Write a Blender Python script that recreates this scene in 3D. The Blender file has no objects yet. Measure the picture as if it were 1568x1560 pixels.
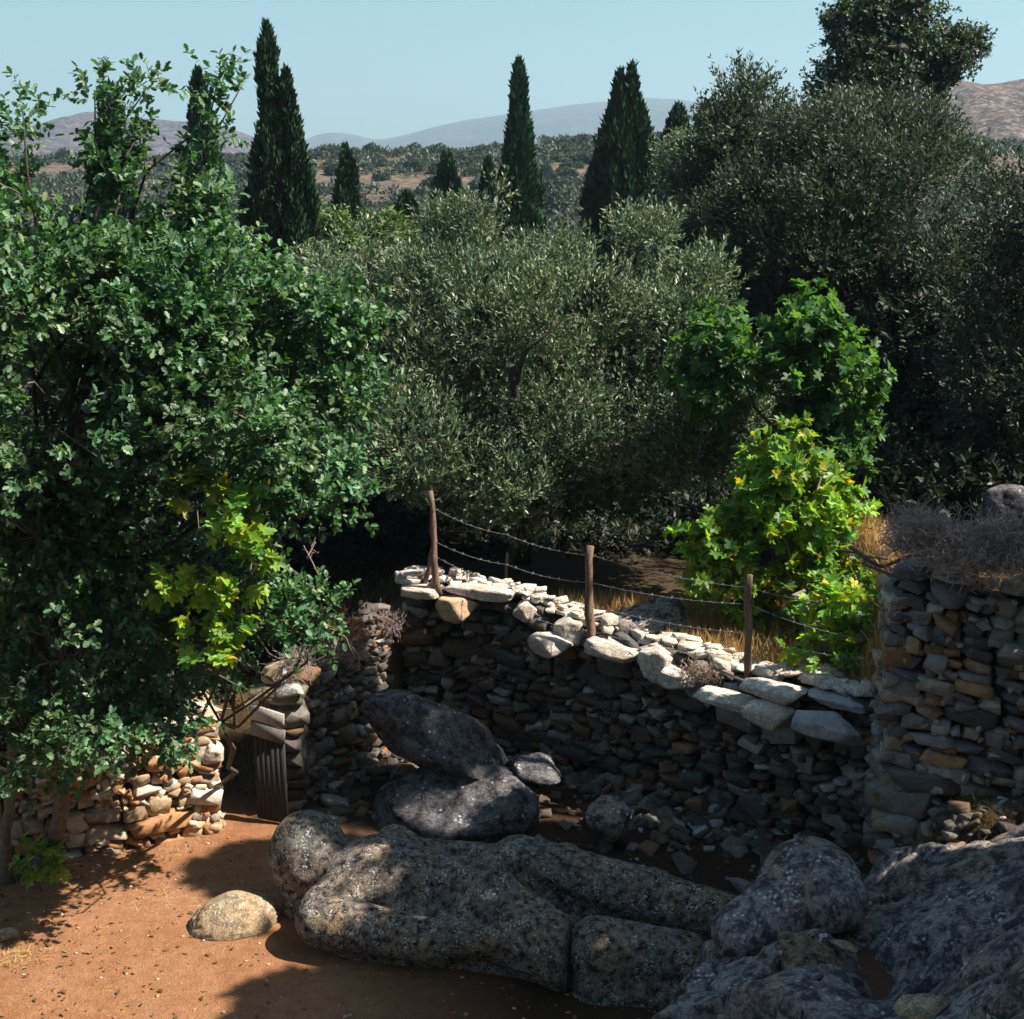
import bpy, math, random
import numpy as np
from mathutils import Vector, Matrix, Quaternion

# ------------------------------------------------------------------ camera, sky, sun, exposure
scene = bpy.context.scene
FPX, CX, CY, CAMZ = 2100.0, 784.0, 780.0, 7.0          # pinhole of the 1568x1560 photograph
PITCH = math.atan(480.0 / FPX)
cam_d = bpy.data.cameras.new('camera'); cam = bpy.data.objects.new('camera', cam_d)
scene.collection.objects.link(cam); scene.camera = cam
cam_d.sensor_fit = 'HORIZONTAL'; cam_d.sensor_width = 36.0; cam_d.lens = 36.0 * FPX / 1568.0
cam_d.clip_start = 0.1; cam_d.clip_end = 20000
cam.location = (0, 0, CAMZ); cam.rotation_euler = (math.pi / 2 - PITCH, 0, 0)

SUN_EL, SUN_AZ = math.radians(52.0), math.radians(102.0)     # azimuth clockwise from +Y
sdir = Vector((math.sin(SUN_AZ) * math.cos(SUN_EL), math.cos(SUN_AZ) * math.cos(SUN_EL), math.sin(SUN_EL)))
world = bpy.data.worlds.new('World'); scene.world = world; world.use_nodes = True
wn = world.node_tree; wn.nodes.clear()
sky = wn.nodes.new('ShaderNodeTexSky'); sky.sky_type = 'NISHITA'; sky.sun_disc = False
sky.sun_elevation = SUN_EL; sky.sun_rotation = SUN_AZ
sky.altitude = 100; sky.air_density = 1.0; sky.dust_density = 0.9; sky.ozone_density = 0.8
hs = wn.nodes.new('ShaderNodeMix'); hs.data_type = 'RGBA'; hs.blend_type = 'MULTIPLY'; hs.inputs[0].default_value = 1.0
hs.inputs[7].default_value = (0.86, 1.07, 1.0, 1)
bg = wn.nodes.new('ShaderNodeBackground'); bg.inputs[1].default_value = 0.052
wo = wn.nodes.new('ShaderNodeOutputWorld')
wn.links.new(sky.outputs[0], hs.inputs[6]); wn.links.new(hs.outputs[2], bg.inputs[0]); wn.links.new(bg.outputs[0], wo.inputs[0])
sun_d = bpy.data.lights.new('sun', 'SUN'); sun = bpy.data.objects.new('sun', sun_d); scene.collection.objects.link(sun)
sun_d.energy = 5.0; sun_d.angle = math.radians(0.5); sun_d.color = (1.0, 0.90, 0.76)
sun.rotation_euler = (-sdir).to_track_quat('-Z', 'Y').to_euler()
vs = scene.view_settings; vs.view_transform = 'Standard'; vs.look = 'None'; vs.gamma = 1.0; vs.exposure = 1.3
vs.use_curve_mapping = False
scene.cycles.use_denoising = True
scene.cycles.max_bounces = 6; scene.cycles.diffuse_bounces = 2; scene.cycles.glossy_bounces = 2
scene.cycles.transmission_bounces = 3; scene.cycles.transparent_max_bounces = 4; scene.cycles.volume_bounces = 0

# ------------------------------------------------------------------ helpers
_F = np.array([0, math.cos(PITCH), -math.sin(PITCH)]); _U = np.array([0, math.sin(PITCH), math.cos(PITCH)]); _R = np.array([1., 0, 0])
def ray(px, py): return _F * FPX + _R * (px - CX) + _U * (CY - py)
def at(px, py, Y):
    """world point seen at a photo pixel, standing at distance Y from the camera"""
    d = ray(px, py); return np.array([0, 0, CAMZ]) + d * (Y / d[1])
def onz(px, py, z):
    d = ray(px, py); return np.array([0, 0, CAMZ]) + d * ((z - CAMZ) / d[2])
def mpp(p):
    """metres per photo pixel at a world point"""
    return float(np.dot(np.asarray(p) - np.array([0, 0, CAMZ]), _F)) / FPX

def _hash(ix, iy, iz, seed):
    h = (ix.astype(np.int64) * 374761393 + iy.astype(np.int64) * 668265263 + iz.astype(np.int64) * 2147483647 + seed * 1274126177) & 0xffffffff
    h = ((h ^ (h >> 13)) * 1274126177) & 0xffffffff
    h = ((h ^ (h >> 16)) * 2246822519) & 0xffffffff
    return ((h ^ (h >> 15)) & 0xffffff) / float(0xffffff)
def vnoise(p, seed=0):
    p = np.asarray(p, float); i = np.floor(p); f = p - i; f = f * f * (3 - 2 * f)
    ix, iy, iz = i[..., 0], i[..., 1], i[..., 2]; r = 0
    for dx in (0, 1):
        wx = f[..., 0] if dx else 1 - f[..., 0]
        for dy in (0, 1):
            wy = f[..., 1] if dy else 1 - f[..., 1]
            for dz in (0, 1):
                wz = f[..., 2] if dz else 1 - f[..., 2]
                r = r + wx * wy * wz * _hash(ix + dx, iy + dy, iz + dz, seed)
    return r * 2 - 1
def fbm(p, oct=4, seed=0, gain=0.5):
    p = np.asarray(p, float); a, s, t = 1.0, 0, 0
    for k in range(oct):
        s = s + a * vnoise(p * (2.03 ** k) + 17.3 * k, seed + k); t += a; a *= gain
    return s / t

def unit(v): return v / np.maximum(np.linalg.norm(v, axis=-1, keepdims=True), 1e-9)

def link(name, me, mat=None, parent=None, smooth=False):
    o = bpy.data.objects.new(name, me); scene.collection.objects.link(o)
    if mat is not None: me.materials.append(mat)
    if parent is not None: o.parent = parent
    if smooth: me.shade_smooth()
    return o
def mesh(name, verts, faces, col=None):
    """faces: list of int arrays [m,n]; col: per-vertex rgb"""
    me = bpy.data.meshes.new(name); verts = np.asarray(verts, np.float32)
    me.vertices.add(len(verts)); me.vertices.foreach_set('co', verts.ravel())
    if not isinstance(faces, list): faces = [faces]
    faces = [np.asarray(f, np.int32) for f in faces if len(f)]
    nl = sum(f.size for f in faces); npol = sum(len(f) for f in faces)
    me.loops.add(nl); me.loops.foreach_set('vertex_index', np.concatenate([f.ravel() for f in faces]))
    starts = []; s = 0
    for f in faces:
        starts.append(s + np.arange(len(f)) * f.shape[1]); s += f.size
    me.polygons.add(npol); me.polygons.foreach_set('loop_start', np.concatenate(starts).astype(np.int32))
    me.update(calc_edges=True)
    if col is not None:
        a = me.color_attributes.new('tint', 'FLOAT_COLOR', 'POINT')
        c = np.ones((len(verts), 4), np.float32); c[:, :3] = col
        a.data.foreach_set('color', c.ravel())
    return me
class MB:
    """collects pieces into one mesh"""
    def __init__(s): s.v = []; s.f = {}; s.c = []; s.n = 0
    def add(s, v, f, c=None):
        v = np.asarray(v, float).reshape(-1, 3)
        for a in (f if isinstance(f, list) else [f]):
            a = np.asarray(a, int)
            if len(a): s.f.setdefault(a.shape[1], []).append(a + s.n)
        s.v.append(v); cc = np.ones((len(v), 3)) * 0.5 if c is None else np.broadcast_to(np.asarray(c, float), (len(v), 3))
        s.c.append(cc); s.n += len(v)
    def build(s, name, mat, parent=None, smooth=False):
        return link(name, mesh(name, np.concatenate(s.v), [np.concatenate(x) for x in s.f.values()], np.concatenate(s.c)), mat, parent, smooth)
def tag(o, label=None, cat=None, group=None, kind=None):
    if label: o['label'] = label
    if cat: o['category'] = cat
    if group: o['group'] = group
    if kind: o['kind'] = kind
    return o
def empty(name, loc=(0, 0, 0)):
    o = bpy.data.objects.new(name, None); scene.collection.objects.link(o)
    o.location = loc; o.empty_display_size = 0.1
    return o
def child_of(o, root):
    """parent while keeping world coordinates of the mesh"""
    o.parent = root; o.location = -Vector(root.location)
    return o

def tube(mb, pts, rad, seg=7, col=None, rough=0.0, seed=0):
    pts = np.asarray(pts, float); n = len(pts); rad = np.broadcast_to(np.asarray(rad, float), (n,))
    t = unit(np.gradient(pts, axis=0)); ref = np.array([0.3, 0.2, 0.93]) if abs(t[0][2]) < 0.8 else np.array([1., 0.1, 0])
    a = unit(np.cross(t, ref)); b = np.cross(t, a)
    ang = np.arange(seg) / seg * 2 * math.pi
    rr = rad[:, None] * np.ones((n, seg))
    v = pts[:, None, :] + rr[..., None] * (a[:, None, :] * np.cos(ang)[None, :, None] + b[:, None, :] * np.sin(ang)[None, :, None])
    if rough:
        nn = vnoise(v.reshape(-1, 3) * 9, seed).reshape(n, seg, 1)
        v = pts[:, None, :] + (v - pts[:, None, :]) * (1 + rough * nn)
    v = v.reshape(-1, 3)
    i = np.arange(n - 1)[:, None] * seg; j = np.arange(seg)[None, :]; k = (j + 1) % seg
    f = np.stack([i + j, i + k, i + seg + k, i + seg + j], -1).reshape(-1, 4)
    v = np.concatenate([v, pts[:1], pts[-1:]])
    e0 = np.stack([np.full(seg, n * seg), (np.arange(seg) + 1) % seg, np.arange(seg)], -1)
    e1 = np.stack([np.full(seg, n * seg + 1), (n - 1) * seg + np.arange(seg), (n - 1) * seg + (np.arange(seg) + 1) % seg], -1)
    mb.add(v, [f, np.concatenate([e0, e1])], col)
def curve(p0, p1, n=7, wob=0.08, seed=0, bow=(0, 0, 0)):
    p0 = np.asarray(p0, float); p1 = np.asarray(p1, float); t = np.linspace(0, 1, n)[:, None]
    L = np.linalg.norm(p1 - p0); rs = np.random.RandomState(seed)
    w = np.cumsum(rs.normal(0, 1, (n, 3)), axis=0); w = w - w[0] - t * (w[-1] - w[0])
    return p0 + (p1 - p0) * t + w * wob * L / n ** .5 + np.sin(t * math.pi) * np.asarray(bow) * L
def box(mb, c, s, rz=0, col=None, rx=0, ry=0, jit=0, seed=0):
    rs = np.random.RandomState(seed)
    v = np.array([[x, y, z] for x in (-.5, .5) for y in (-.5, .5) for z in (-.5, .5)]) * np.asarray(s)
    v = v + rs.uniform(-jit, jit, v.shape)
    M = np.array((Matrix.Rotation(rz, 3, 'Z') @ Matrix.Rotation(ry, 3, 'Y') @ Matrix.Rotation(rx, 3, 'X')))
    v = v @ M.T + np.asarray(c)
    mb.add(v, np.array([[0, 1, 3, 2], [4, 6, 7, 5], [0, 4, 5, 1], [2, 3, 7, 6], [0, 2, 6, 4], [1, 5, 7, 3]]), col)

_ico = {}
def ico(sub):
    if sub not in _ico:
        import bmesh
        bm = bmesh.new(); bmesh.ops.create_icosphere(bm, subdivisions=sub, radius=1)
        _ico[sub] = (np.array([v.co[:] for v in bm.verts]), np.array([[v.index for v in f.verts] for f in bm.faces])); bm.free()
    return _ico[sub]

# ------------------------------------------------------------------ materials
def nodes(name):
    m = bpy.data.materials.new(name); m.use_nodes = True; t = m.node_tree
    for n in list(t.nodes): t.nodes.remove(n)
    out = t.nodes.new('ShaderNodeOutputMaterial'); b = t.nodes.new('ShaderNodeBsdfPrincipled')
    t.links.new(b.outputs[0], out.inputs[0]); return m, t, b, out
def N(t, typ, **kw):
    n = t.nodes.new(typ)
    for k, v in kw.items(): setattr(n, k, v)
    return n
def noise_n(t, scale, detail=4, rough=0.6, vec=None):
    n = N(t, 'ShaderNodeTexNoise'); n.inputs['Scale'].default_value = scale; n.inputs['Detail'].default_value = detail
    n.inputs['Roughness'].default_value = rough
    if vec: t.links.new(vec, n.inputs['Vector'])
    return n
def ramp(t, fac, stops):
    r = N(t, 'ShaderNodeValToRGB'); e = r.color_ramp.elements
    while len(e) < len(stops): e.new(0.5)
    for el, (p, c) in zip(e, stops):
        el.position = p; el.color = (c, c, c, 1) if isinstance(c, (int, float)) else (*c, 1)
    t.links.new(fac, r.inputs[0]); return r.outputs[0]
def mixc(t, fac, a, b, mode='MIX'):
    m = N(t, 'ShaderNodeMix', data_type='RGBA', blend_type=mode)
    for sock, val in ((m.inputs[0], fac), (m.inputs[6], a), (m.inputs[7], b)):
        if isinstance(val, bpy.types.NodeSocket): t.links.new(val, sock)
        elif isinstance(val, (int, float)): sock.default_value = val
        else: sock.default_value = (*val, 1)
    return m.outputs[2]
def bump(t, b, h, strength, dist=0.02):
    n = N(t, 'ShaderNodeBump'); n.inputs['Strength'].default_value = strength; n.inputs['Distance'].default_value = dist
    t.links.new(h, n.inputs['Height']); t.links.new(n.outputs[0], b.inputs['Normal'])
def coords(t): return N(t, 'ShaderNodeNewGeometry').outputs['Position']
def attr(t): 
    a = N(t, 'ShaderNodeAttribute'); a.attribute_name = 'tint'; return a.outputs['Color']

def leaf_mat(name, rough=0.4, trans=0.3, tcol=(1.3, 1.6, 0.6), spec=0.5):
    m, t, b, out = nodes(name); c = attr(t)
    t.links.new(c, b.inputs['Base Color']); b.inputs['Roughness'].default_value = rough
    b.inputs['Specular IOR Level'].default_value = spec
    tr = N(t, 'ShaderNodeBsdfTranslucent'); t.links.new(mixc(t, 1.0, c, tcol, 'MULTIPLY'), tr.inputs[0])
    mx = N(t, 'ShaderNodeMixShader'); mx.inputs[0].default_value = trans
    t.links.new(b.outputs[0], mx.inputs[1]); t.links.new(tr.outputs[0], mx.inputs[2]); t.links.new(mx.outputs[0], out.inputs[0])
    return m
def tint_mat(name, rough=0.85, nscale=12, amp=0.5, bmp=0.5, bd=0.01, spec=0.3):
    """per-piece tint broken up by weathering noise"""
    m, t, b, out = nodes(name); p = coords(t); n = noise_n(t, nscale, 6, 0.7, p)
    f = ramp(t, n.outputs[0], [(0.3, 1 - amp), (0.7, 1 + amp * .6)])
    c = mixc(t, 1.0, attr(t), f, 'MULTIPLY')
    t.links.new(c, b.inputs['Base Color']); b.inputs['Roughness'].default_value = rough; b.inputs['Specular IOR Level'].default_value = spec
    bump(t, b, n.outputs[0], bmp, bd); return m
def rock_mat(name, base, dark, pale, warm, scale=1.0, darkamt=0.5, paleamt=0.5, warmamt=0.35):
    m, t, b, out = nodes(name); p = coords(t)
    big = noise_n(t, 1.7 * scale, 6, 0.62, p); mid = noise_n(t, 9 * scale, 7, 0.72, p); fine = noise_n(t, 42 * scale, 4, 0.7, p)
    vo = N(t, 'ShaderNodeTexVoronoi'); vo.inputs['Scale'].default_value = 26 * scale
    wv = mixc(t, 0.10, p, mid.outputs['Color']); t.links.new(wv, vo.inputs['Vector'])
    c = mixc(t, ramp(t, big.outputs[0], [(0.40, 0.0), (0.66, warmamt)]), base, warm)
    c = mixc(t, ramp(t, mid.outputs[0], [(0.5 - .12 * darkamt, 1.0), (0.5 + .10 * darkamt, 0.0)]), c, dark)
    spots = N(t, 'ShaderNodeMath', operation='MULTIPLY')
    t.links.new(ramp(t, vo.outputs['Distance'], [(0.28, 1.0), (0.42, 0.0)]), spots.inputs[0])
    pn = noise_n(t, 4.5 * scale, 5, 0.7, p); pn.noise_dimensions = '4D'; pn.inputs['W'].default_value = 3.3
    t.links.new(ramp(t, pn.outputs[0], [(0.60 - .2 * paleamt, 0.0), (0.68 - .2 * paleamt, 1.0)]), spots.inputs[1])
    c = mixc(t, spots.outputs[0], c, pale)
    c = mixc(t, 1.0, c, ramp(t, fine.outputs[0], [(0.3, 0.45), (0.7, 1.45)]), 'MULTIPLY')
    t.links.new(c, b.inputs['Base Color']); b.inputs['Roughness'].default_value = 0.82; b.inputs['Specular IOR Level'].default_value = 0.15
    h = N(t, 'ShaderNodeMath', operation='ADD'); t.links.new(mid.outputs[0], h.inputs[0]); t.links.new(fine.outputs[0], h.inputs[1])
    bump(t, b, h.outputs[0], 0.6, 0.035); return m

M_oak = leaf_mat('oak_leaf', 0.5, 0.22, (1.5, 2.0, 0.6), 0.45)
M_olive = leaf_mat('olive_leaf', 0.5, 0.18, (1.2, 1.4, 0.7), 0.35)
M_fig = leaf_mat('fig_leaf', 0.5, 0.45, (2.0, 1.8, 0.55), 0.4)
M_cyp = leaf_mat('cypress_leaf', 0.6, 0.05, (1, 1.2, .8), 0.3)
M_straw = leaf_mat('dry_grass', 0.8, 0.3, (1.1, 1.0, 0.8), 0.2)
M_bark = tint_mat('bark', 0.9, 14, 0.55, 0.9, 0.02)
M_stone = tint_mat('wall_stone', 0.85, 11, 0.42, 0.7, 0.02)
M_twig = tint_mat('dead_wood', 0.85, 30, 0.35, 0.4)
M_statue = rock_mat('weathered_marble', (0.22, 0.205, 0.19), (0.016, 0.017, 0.022), (0.60, 0.58, 0.58), (0.36, 0.25, 0.16), 1.6, 0.9, 0.55, 0.9)
M_rock = rock_mat('lichen_rock', (0.30, 0.285, 0.295), (0.06, 0.058, 0.066), (0.60, 0.58, 0.60), (0.27, 0.19, 0.13), 0.8, 0.55, 0.4, 0.7)
M_darkrock = rock_mat('dark_lichen_rock', (0.15, 0.15, 0.165), (0.02, 0.02, 0.028), (0.50, 0.50, 0.55), (0.12, 0.085, 0.06), 0.8, 1.0, 0.35, 0.4)
M_palerock = rock_mat('pale_rock', (0.46, 0.38, 0.27), (0.24, 0.19, 0.13), (0.6, 0.54, 0.43), (0.42, 0.26, 0.13), 1.6, 0.4, 0.5, 0.8)

# ------------------------------------------------------------------ ground sheet
# front line of the walls in plan: x -> y
WALLX = np.array([-40, -9.2, -6.9, -4.9, -3.9, -3.20, -2.55, -1.95, -1.42, -0.9, 0.3, 2.0, 3.72, 4.2, 5.0, 9, 40])
WALLY = np.array([10, 12.55, 12.95, 13.55, 13.95, 14.35, 14.9, 15.9, 17.0, 16.95, 16.25, 14.9, 13.45, 12.62, 12.5, 12.55, 12.5])
TERX = np.array([-40, -3.0, -2.5, -1.6, -1.2, 3.7, 4.3, 40]); TERH = np.array([0, 0, 1.0, 1.55, 1.72, 1.75, 2.95, 3.0])
def smooth(a, b, x): 
    t = np.clip((x - a) / (b - a), 0, 1); return t * t * (3 - 2 * t)
def ground_z(x, y):
    x = np.asarray(x, float); y = np.asarray(y, float)
    d = y - np.interp(x, WALLX, WALLY)
    z = smooth(0.38, 0.52, d) * np.interp(x, TERX, TERH)
    z = z + smooth(0.5, 9, d) * (1 - smooth(-3, -1, x)) * 1.7
    q = np.stack([x, y, x * 0], -1)
    z = z + 0.05 * fbm(q * 0.5, 3, 5) + 0.015 * fbm(q * 3.0, 3, 6) * (y < 30)
    z = z + smooth(3.4, 4.6, x) * smooth(-1.1, -.3, d) * (d < .36) * 1.2
    # bank on the right of the hollow (outside the picture)
    bank = smooth(5.05, 6.9, x + 0.05 * (y - 12)) * (d < 0.3) * (3.2 + .25 * fbm(q * .8, 2, 31))
    z = z + bank * smooth(3.0, 7.0, y)
    z = z + smooth(8.0, 2.5, y) * 4.5 * smooth(-14, -2, x)
    z = z + smooth(-.5, -10, y) * 17 * smooth(-30, -6, x)  # unseen rise behind the camera, shaped to block sky light on the statue
    # valley, then the scrub hill whose crest stands against the mountains
    z = z + smooth(60, 205, y) * (10.5 + 1.2 * fbm(q * 0.013, 3, 8) + 3.0 * smooth(120, 30, np.abs(x - 20)) * 0.0) * (1 - 0.0 * x)
    z = z + smooth(70, 200, y) * (0.9 * fbm(q * 0.06, 3, 11) + 1.1 * fbm(q * 0.02, 2, 12))
    z = z - smooth(230, 420, y) * 16
    return z
def make_ground():
    xs = np.concatenate([-np.geomspace(6000, 7.2, 60), np.linspace(-7, 7, 150), np.geomspace(7.2, 6000, 60)])
    ys = np.concatenate([-np.geomspace(3000, 10, 10), np.linspace(-9.5, 8, 50), np.linspace(8.15, 20, 110), np.geomspace(20.3, 300, 120), np.geomspace(310, 9000, 30)])
    X, Y = np.meshgrid(xs, ys); Z = ground_z(X, Y)
    v = np.stack([X, Y, Z], -1).reshape(-1, 3); nx, ny = len(xs), len(ys)
    i = np.arange(ny - 1)[:, None] * nx + np.arange(nx - 1)[None, :]
    f = np.stack([i, i + 1, i + nx + 1, i + nx], -1).reshape(-1, 4)
    m, t, b, out = nodes('earth'); p = coords(t)
    big = noise_n(t, 0.9, 6, 0.65, p); mid = noise_n(t, 7, 6, 0.7, p); fine = noise_n(t, 55, 4, 0.75, p)
    red = mixc(t, ramp(t, big.outputs[0], [(0.3, 0.0), (0.7, 1.0)]), (0.32, 0.145, 0.068), (0.45, 0.245, 0.135))
    red = mixc(t, ramp(t, mid.outputs[0], [(0.35, 0.5), (0.6, 0.0)]), red, (0.23, 0.09, 0.042))
    straw = mixc(t, mid.outputs[0], (0.42, 0.27, 0.11), (0.26, 0.15, 0.06))
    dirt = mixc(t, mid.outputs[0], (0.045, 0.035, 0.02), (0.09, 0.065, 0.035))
    hill = mixc(t, ramp(t, big.outputs[0], [(0.42, 0.0), (0.62, 1.0)]), (0.05, 0.05, 0.04), (0.19, 0.13, 0.10))
    sx = N(t, 'ShaderNodeSeparateXYZ'); t.links.new(p, sx.inputs[0])
    def step(sock, a, b_):
        mr = N(t, 'ShaderNodeMapRange'); mr.inputs[1].default_value = a; mr.inputs[2].default_value = b_; t.links.new(sock, mr.inputs[0]); return mr.outputs[0]
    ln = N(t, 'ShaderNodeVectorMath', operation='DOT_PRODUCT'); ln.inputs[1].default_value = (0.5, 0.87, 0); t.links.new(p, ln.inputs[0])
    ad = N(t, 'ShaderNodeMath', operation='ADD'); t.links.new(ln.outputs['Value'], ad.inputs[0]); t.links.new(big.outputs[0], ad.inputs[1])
    red = mixc(t, step(ad.outputs[0], 11.6, 12.3), red, mixc(t, mid.outputs[0], (0.03, 0.024, 0.018), (0.08, 0.05, 0.032)))  # dark soil of the hollow, with its shade put into the colour too
    red = mixc(t, step(sx.outputs[0], -1.7, .2), red, (0.055, 0.03, 0.018))  # soil darkened towards the right, standing in for shade around the statue
    c = mixc(t, step(sx.outputs[2], 0.35, 0.7), red, mixc(t, step(sx.outputs[1], 12.4, 12.8), red, straw))
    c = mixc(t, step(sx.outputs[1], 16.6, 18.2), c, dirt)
    c = mixc(t, step(sx.outputs[1], 8.6, 7.8), c, mixc(t, mid.outputs[0], (0.03, 0.035, 0.02), (0.07, 0.065, 0.045)))  # unseen slope below the camera coloured dark to keep bounce off the statue
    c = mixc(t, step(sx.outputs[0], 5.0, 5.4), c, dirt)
    c = mixc(t, step(sx.outputs[1], 50, 90), c, hill)
    c = mixc(t, 1.0, c, ramp(t, fine.outputs[0], [(0.3, 0.72), (0.7, 1.3)]), 'MULTIPLY')
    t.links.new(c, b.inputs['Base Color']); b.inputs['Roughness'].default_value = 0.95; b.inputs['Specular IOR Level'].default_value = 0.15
    h = N(t, 'ShaderNodeMath', operation='ADD'); t.links.new(mid.outputs[0], h.inputs[0]); t.links.new(fine.outputs[0], h.inputs[1])
    bump(t, b, h.outputs[0], 0.8, 0.05)
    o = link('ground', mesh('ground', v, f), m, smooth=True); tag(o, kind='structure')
make_ground()

# ------------------------------------------------------------------ mountains
def mountain(name, prof, Y, depth, seed, mat, rough=0.02, n=240, base=-30):
    """ridge profile given as (px, py) of the crest standing at distance Y; a real slope runs from it to the near foot"""
    pts = np.array([at(px, py, Y) for px, py in prof])
    xs = np.linspace(pts[0, 0], pts[-1, 0], n); zc = np.interp(xs, pts[:, 0], pts[:, 2])
    k = np.ones(7) / 7; zc = np.convolve(np.pad(zc, 3, 'edge'), k, 'valid')
    T = np.concatenate([np.linspace(0, 1, 70), 1 + np.linspace(0.03, 1, 14)])
    V = []
    for t in T:
        y = Y - depth * (1 - t)
        s = smooth(0, 1, min(t, 2 - t)) * .6 + .4 * min(t, 2 - t)
        z = base + (zc - base) * s
        q = np.stack([xs, np.full(n, y), xs * 0], -1) * (12.0 / depth)
        z = z + fbm(q, 5, seed) * rough * Y * (0.25 + (1 - abs(1 - t))) * (1 - math.exp(-((t - 1) / .12) ** 2) * .85)
        V.append(np.stack([xs * (0.75 + 0.25 * t), np.full(n, y), z], -1))
    V = np.array(V); ny = len(T); i = np.arange(ny - 1)[:, None] * n + np.arange(n - 1)[None, :]
    f = np.stack([i, i + 1, i + n + 1, i + n], -1).reshape(-1, 4)
    o = link(name, mesh(name, V.reshape(-1, 3), f), mat, smooth=True); return tag(o, kind='structure')
def mountain_mat(name, a, b_, c_, sc):
    m, t, b, out = nodes(name); p = coords(t)
    n1 = noise_n(t, sc, 8, 0.7, p); n2 = noise_n(t, sc * 9, 5, 0.75, p)
    c = mixc(t, ramp(t, n1.outputs[0], [(0.40, 0.0), (0.60, 1.0)]), a, b_)
    c = mixc(t, ramp(t, n2.outputs[0], [(0.48, 0.0), (0.60, 1.0)]), c, c_)
    t.links.new(c, b.inputs['Base Color']); b.inputs['Roughness'].default_value = 1.0; b.inputs['Specular IOR Level'].default_value = 0.0
    bump(t, b, n2.outputs[0], 0.6, 2.0 / sc / 10); return m
mountain('mountain', [(-700, 260), (-300, 215), (-60, 205), (60, 195), (105, 183), (130, 171), (150, 169), (185, 181), (250, 184), (330, 188), (400, 212), (470, 242), (560, 290), (700, 330), (1000, 360)],
         1500, 900, 3, mountain_mat('purple_hill', (0.045, 0.04, 0.055), (0.08, 0.065, 0.085), (0.17, 0.135, 0.14), 0.012), 0.006)
mountain('mountain', [(-300, 290), (200, 262), (420, 238), (470, 221), (500, 204), (522, 192), (538, 205), (562, 219), (600, 214), (650, 201), (720, 184), (800, 172), (900, 157), (960, 151), (1010, 150), (1060, 156), (1130, 170), (1300, 175), (1500, 215), (2200, 290)],
         4200, 2400, 9, mountain_mat('far_blue_hill', (0.04, 0.045, 0.05), (0.07, 0.07, 0.07), (0.13, 0.12, 0.12), 0.004), 0.004)
mountain('mountain', [(900, 330), (1100, 270), (1250, 200), (1380, 150), (1440, 122), (1465, 120), (1490, 128), (1520, 131), (1560, 122), (1600, 118), (1800, 100), (2300, 150)],
         620, 380, 14, mountain_mat('brown_hill', (0.035, 0.036, 0.04), (0.11, 0.075, 0.065), (0.24, 0.19, 0.17), 0.035), 0.012)

# ------------------------------------------------------------------ haze
hz = MB(); box(hz, (0, 2600, 175), (9000, 6000, 480))
m_h = bpy.data.materials.new('haze'); m_h.use_nodes = True; ht = m_h.node_tree
for n_ in list(ht.nodes): ht.nodes.remove(n_)
ho = ht.nodes.new('ShaderNodeOutputMaterial'); hv = ht.nodes.new('ShaderNodeVolumePrincipled')
hv.inputs['Color'].default_value = (0.55, 0.80, 1.0, 1); hv.inputs['Density'].default_value = 0.00028; hv.inputs['Anisotropy'].default_value = 0.2
ht.links.new(hv.outputs[0], ho.inputs['Volume'])
tag(hz.build('haze', m_h), kind='stuff')

# ------------------------------------------------------------------ stones
def polystone(rs, sub=2, p=24, extra=7):
    d, f = ico(sub); nrm = []; dist = []
    for ax in np.concatenate([np.eye(3), -np.eye(3)]):
        nrm.append(unit(ax + rs.normal(0, 0.17, 3))); dist.append(rs.uniform(.86, 1.0))
    for k in range(extra):
        nrm.append(unit(rs.normal(0, 1, 3))); dist.append(rs.uniform(0.72, 1.2))
    nrm = np.array(nrm); dist = np.array(dist)
    dots = np.maximum(d @ nrm.T, 0) / dist
    r = 1 / (np.sum(dots ** p, axis=1)) ** (1 / p)
    return d * r[:, None]
_rs = np.random.RandomState(4)
def hullstone(rs):
    import bmesh
    bm = bmesh.new()
    P = [np.array([x, y, z]) * rs.uniform(.42, 1.0, 3) for x in (-1, 1) for y in (-1, 1) for z in (-1, 1)]
    P += [rs.uniform(-.75, .75, 3) + np.eye(3)[rs.randint(3)] * rs.choice([-.95, .95]) for k in range(5)]
    for p in P: bm.verts.new(np.clip(p, -1.05, 1.05))
    r = bmesh.ops.convex_hull(bm, input=bm.verts[:]); bmesh.ops.delete(bm, geom=[g for g in r['geom_interior'] if isinstance(g, bmesh.types.BMVert)], context='VERTS')
    bmesh.ops.dissolve_limit(bm, angle_limit=.18, verts=bm.verts[:], edges=bm.edges[:])
    bmesh.ops.bevel(bm, geom=bm.edges[:], offset=.055, segments=1, affect='EDGES', clamp_overlap=True)
    bmesh.ops.triangulate(bm, faces=bm.faces[:]); bm.verts.index_update()
    o = np.array([v.co[:] for v in bm.verts]), np.array([[v.index for v in f.verts] for f in bm.faces]); bm.free(); return o
STONES = [hullstone(_rs) for k in range(90)]
STONES_F = [polystone(_rs, sub=4, p=40, extra=12) for k in range(30)]; STFF = ico(4)[1]
def put_stone(mb, c, half, R, col, rs, rnd=False, fine=False):
    if fine:
        s = STONES_F[rs.randint(30)]; h = np.asarray(half); v = s * h; q = v + rs.uniform(0, 99); m = h.min()
        v = v * (1 + .07 * fbm(q / m * 1.1, 4, 3) + .05 * fbm(q * [1, 1, 6] / m * .6, 3, 8))[:, None]
        mb.add(v @ np.asarray(R).T + np.asarray(c), STFF, col); return
    sv, f = STONES[rs.randint(90)]
    v = sv * np.asarray(half); v = v * (1 + 0.13 * vnoise(v * 11 + rs.uniform(0, 99), 3))[:, None]
    mb.add(v @ np.asarray(R).T + np.asarray(c), f, col)
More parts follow.
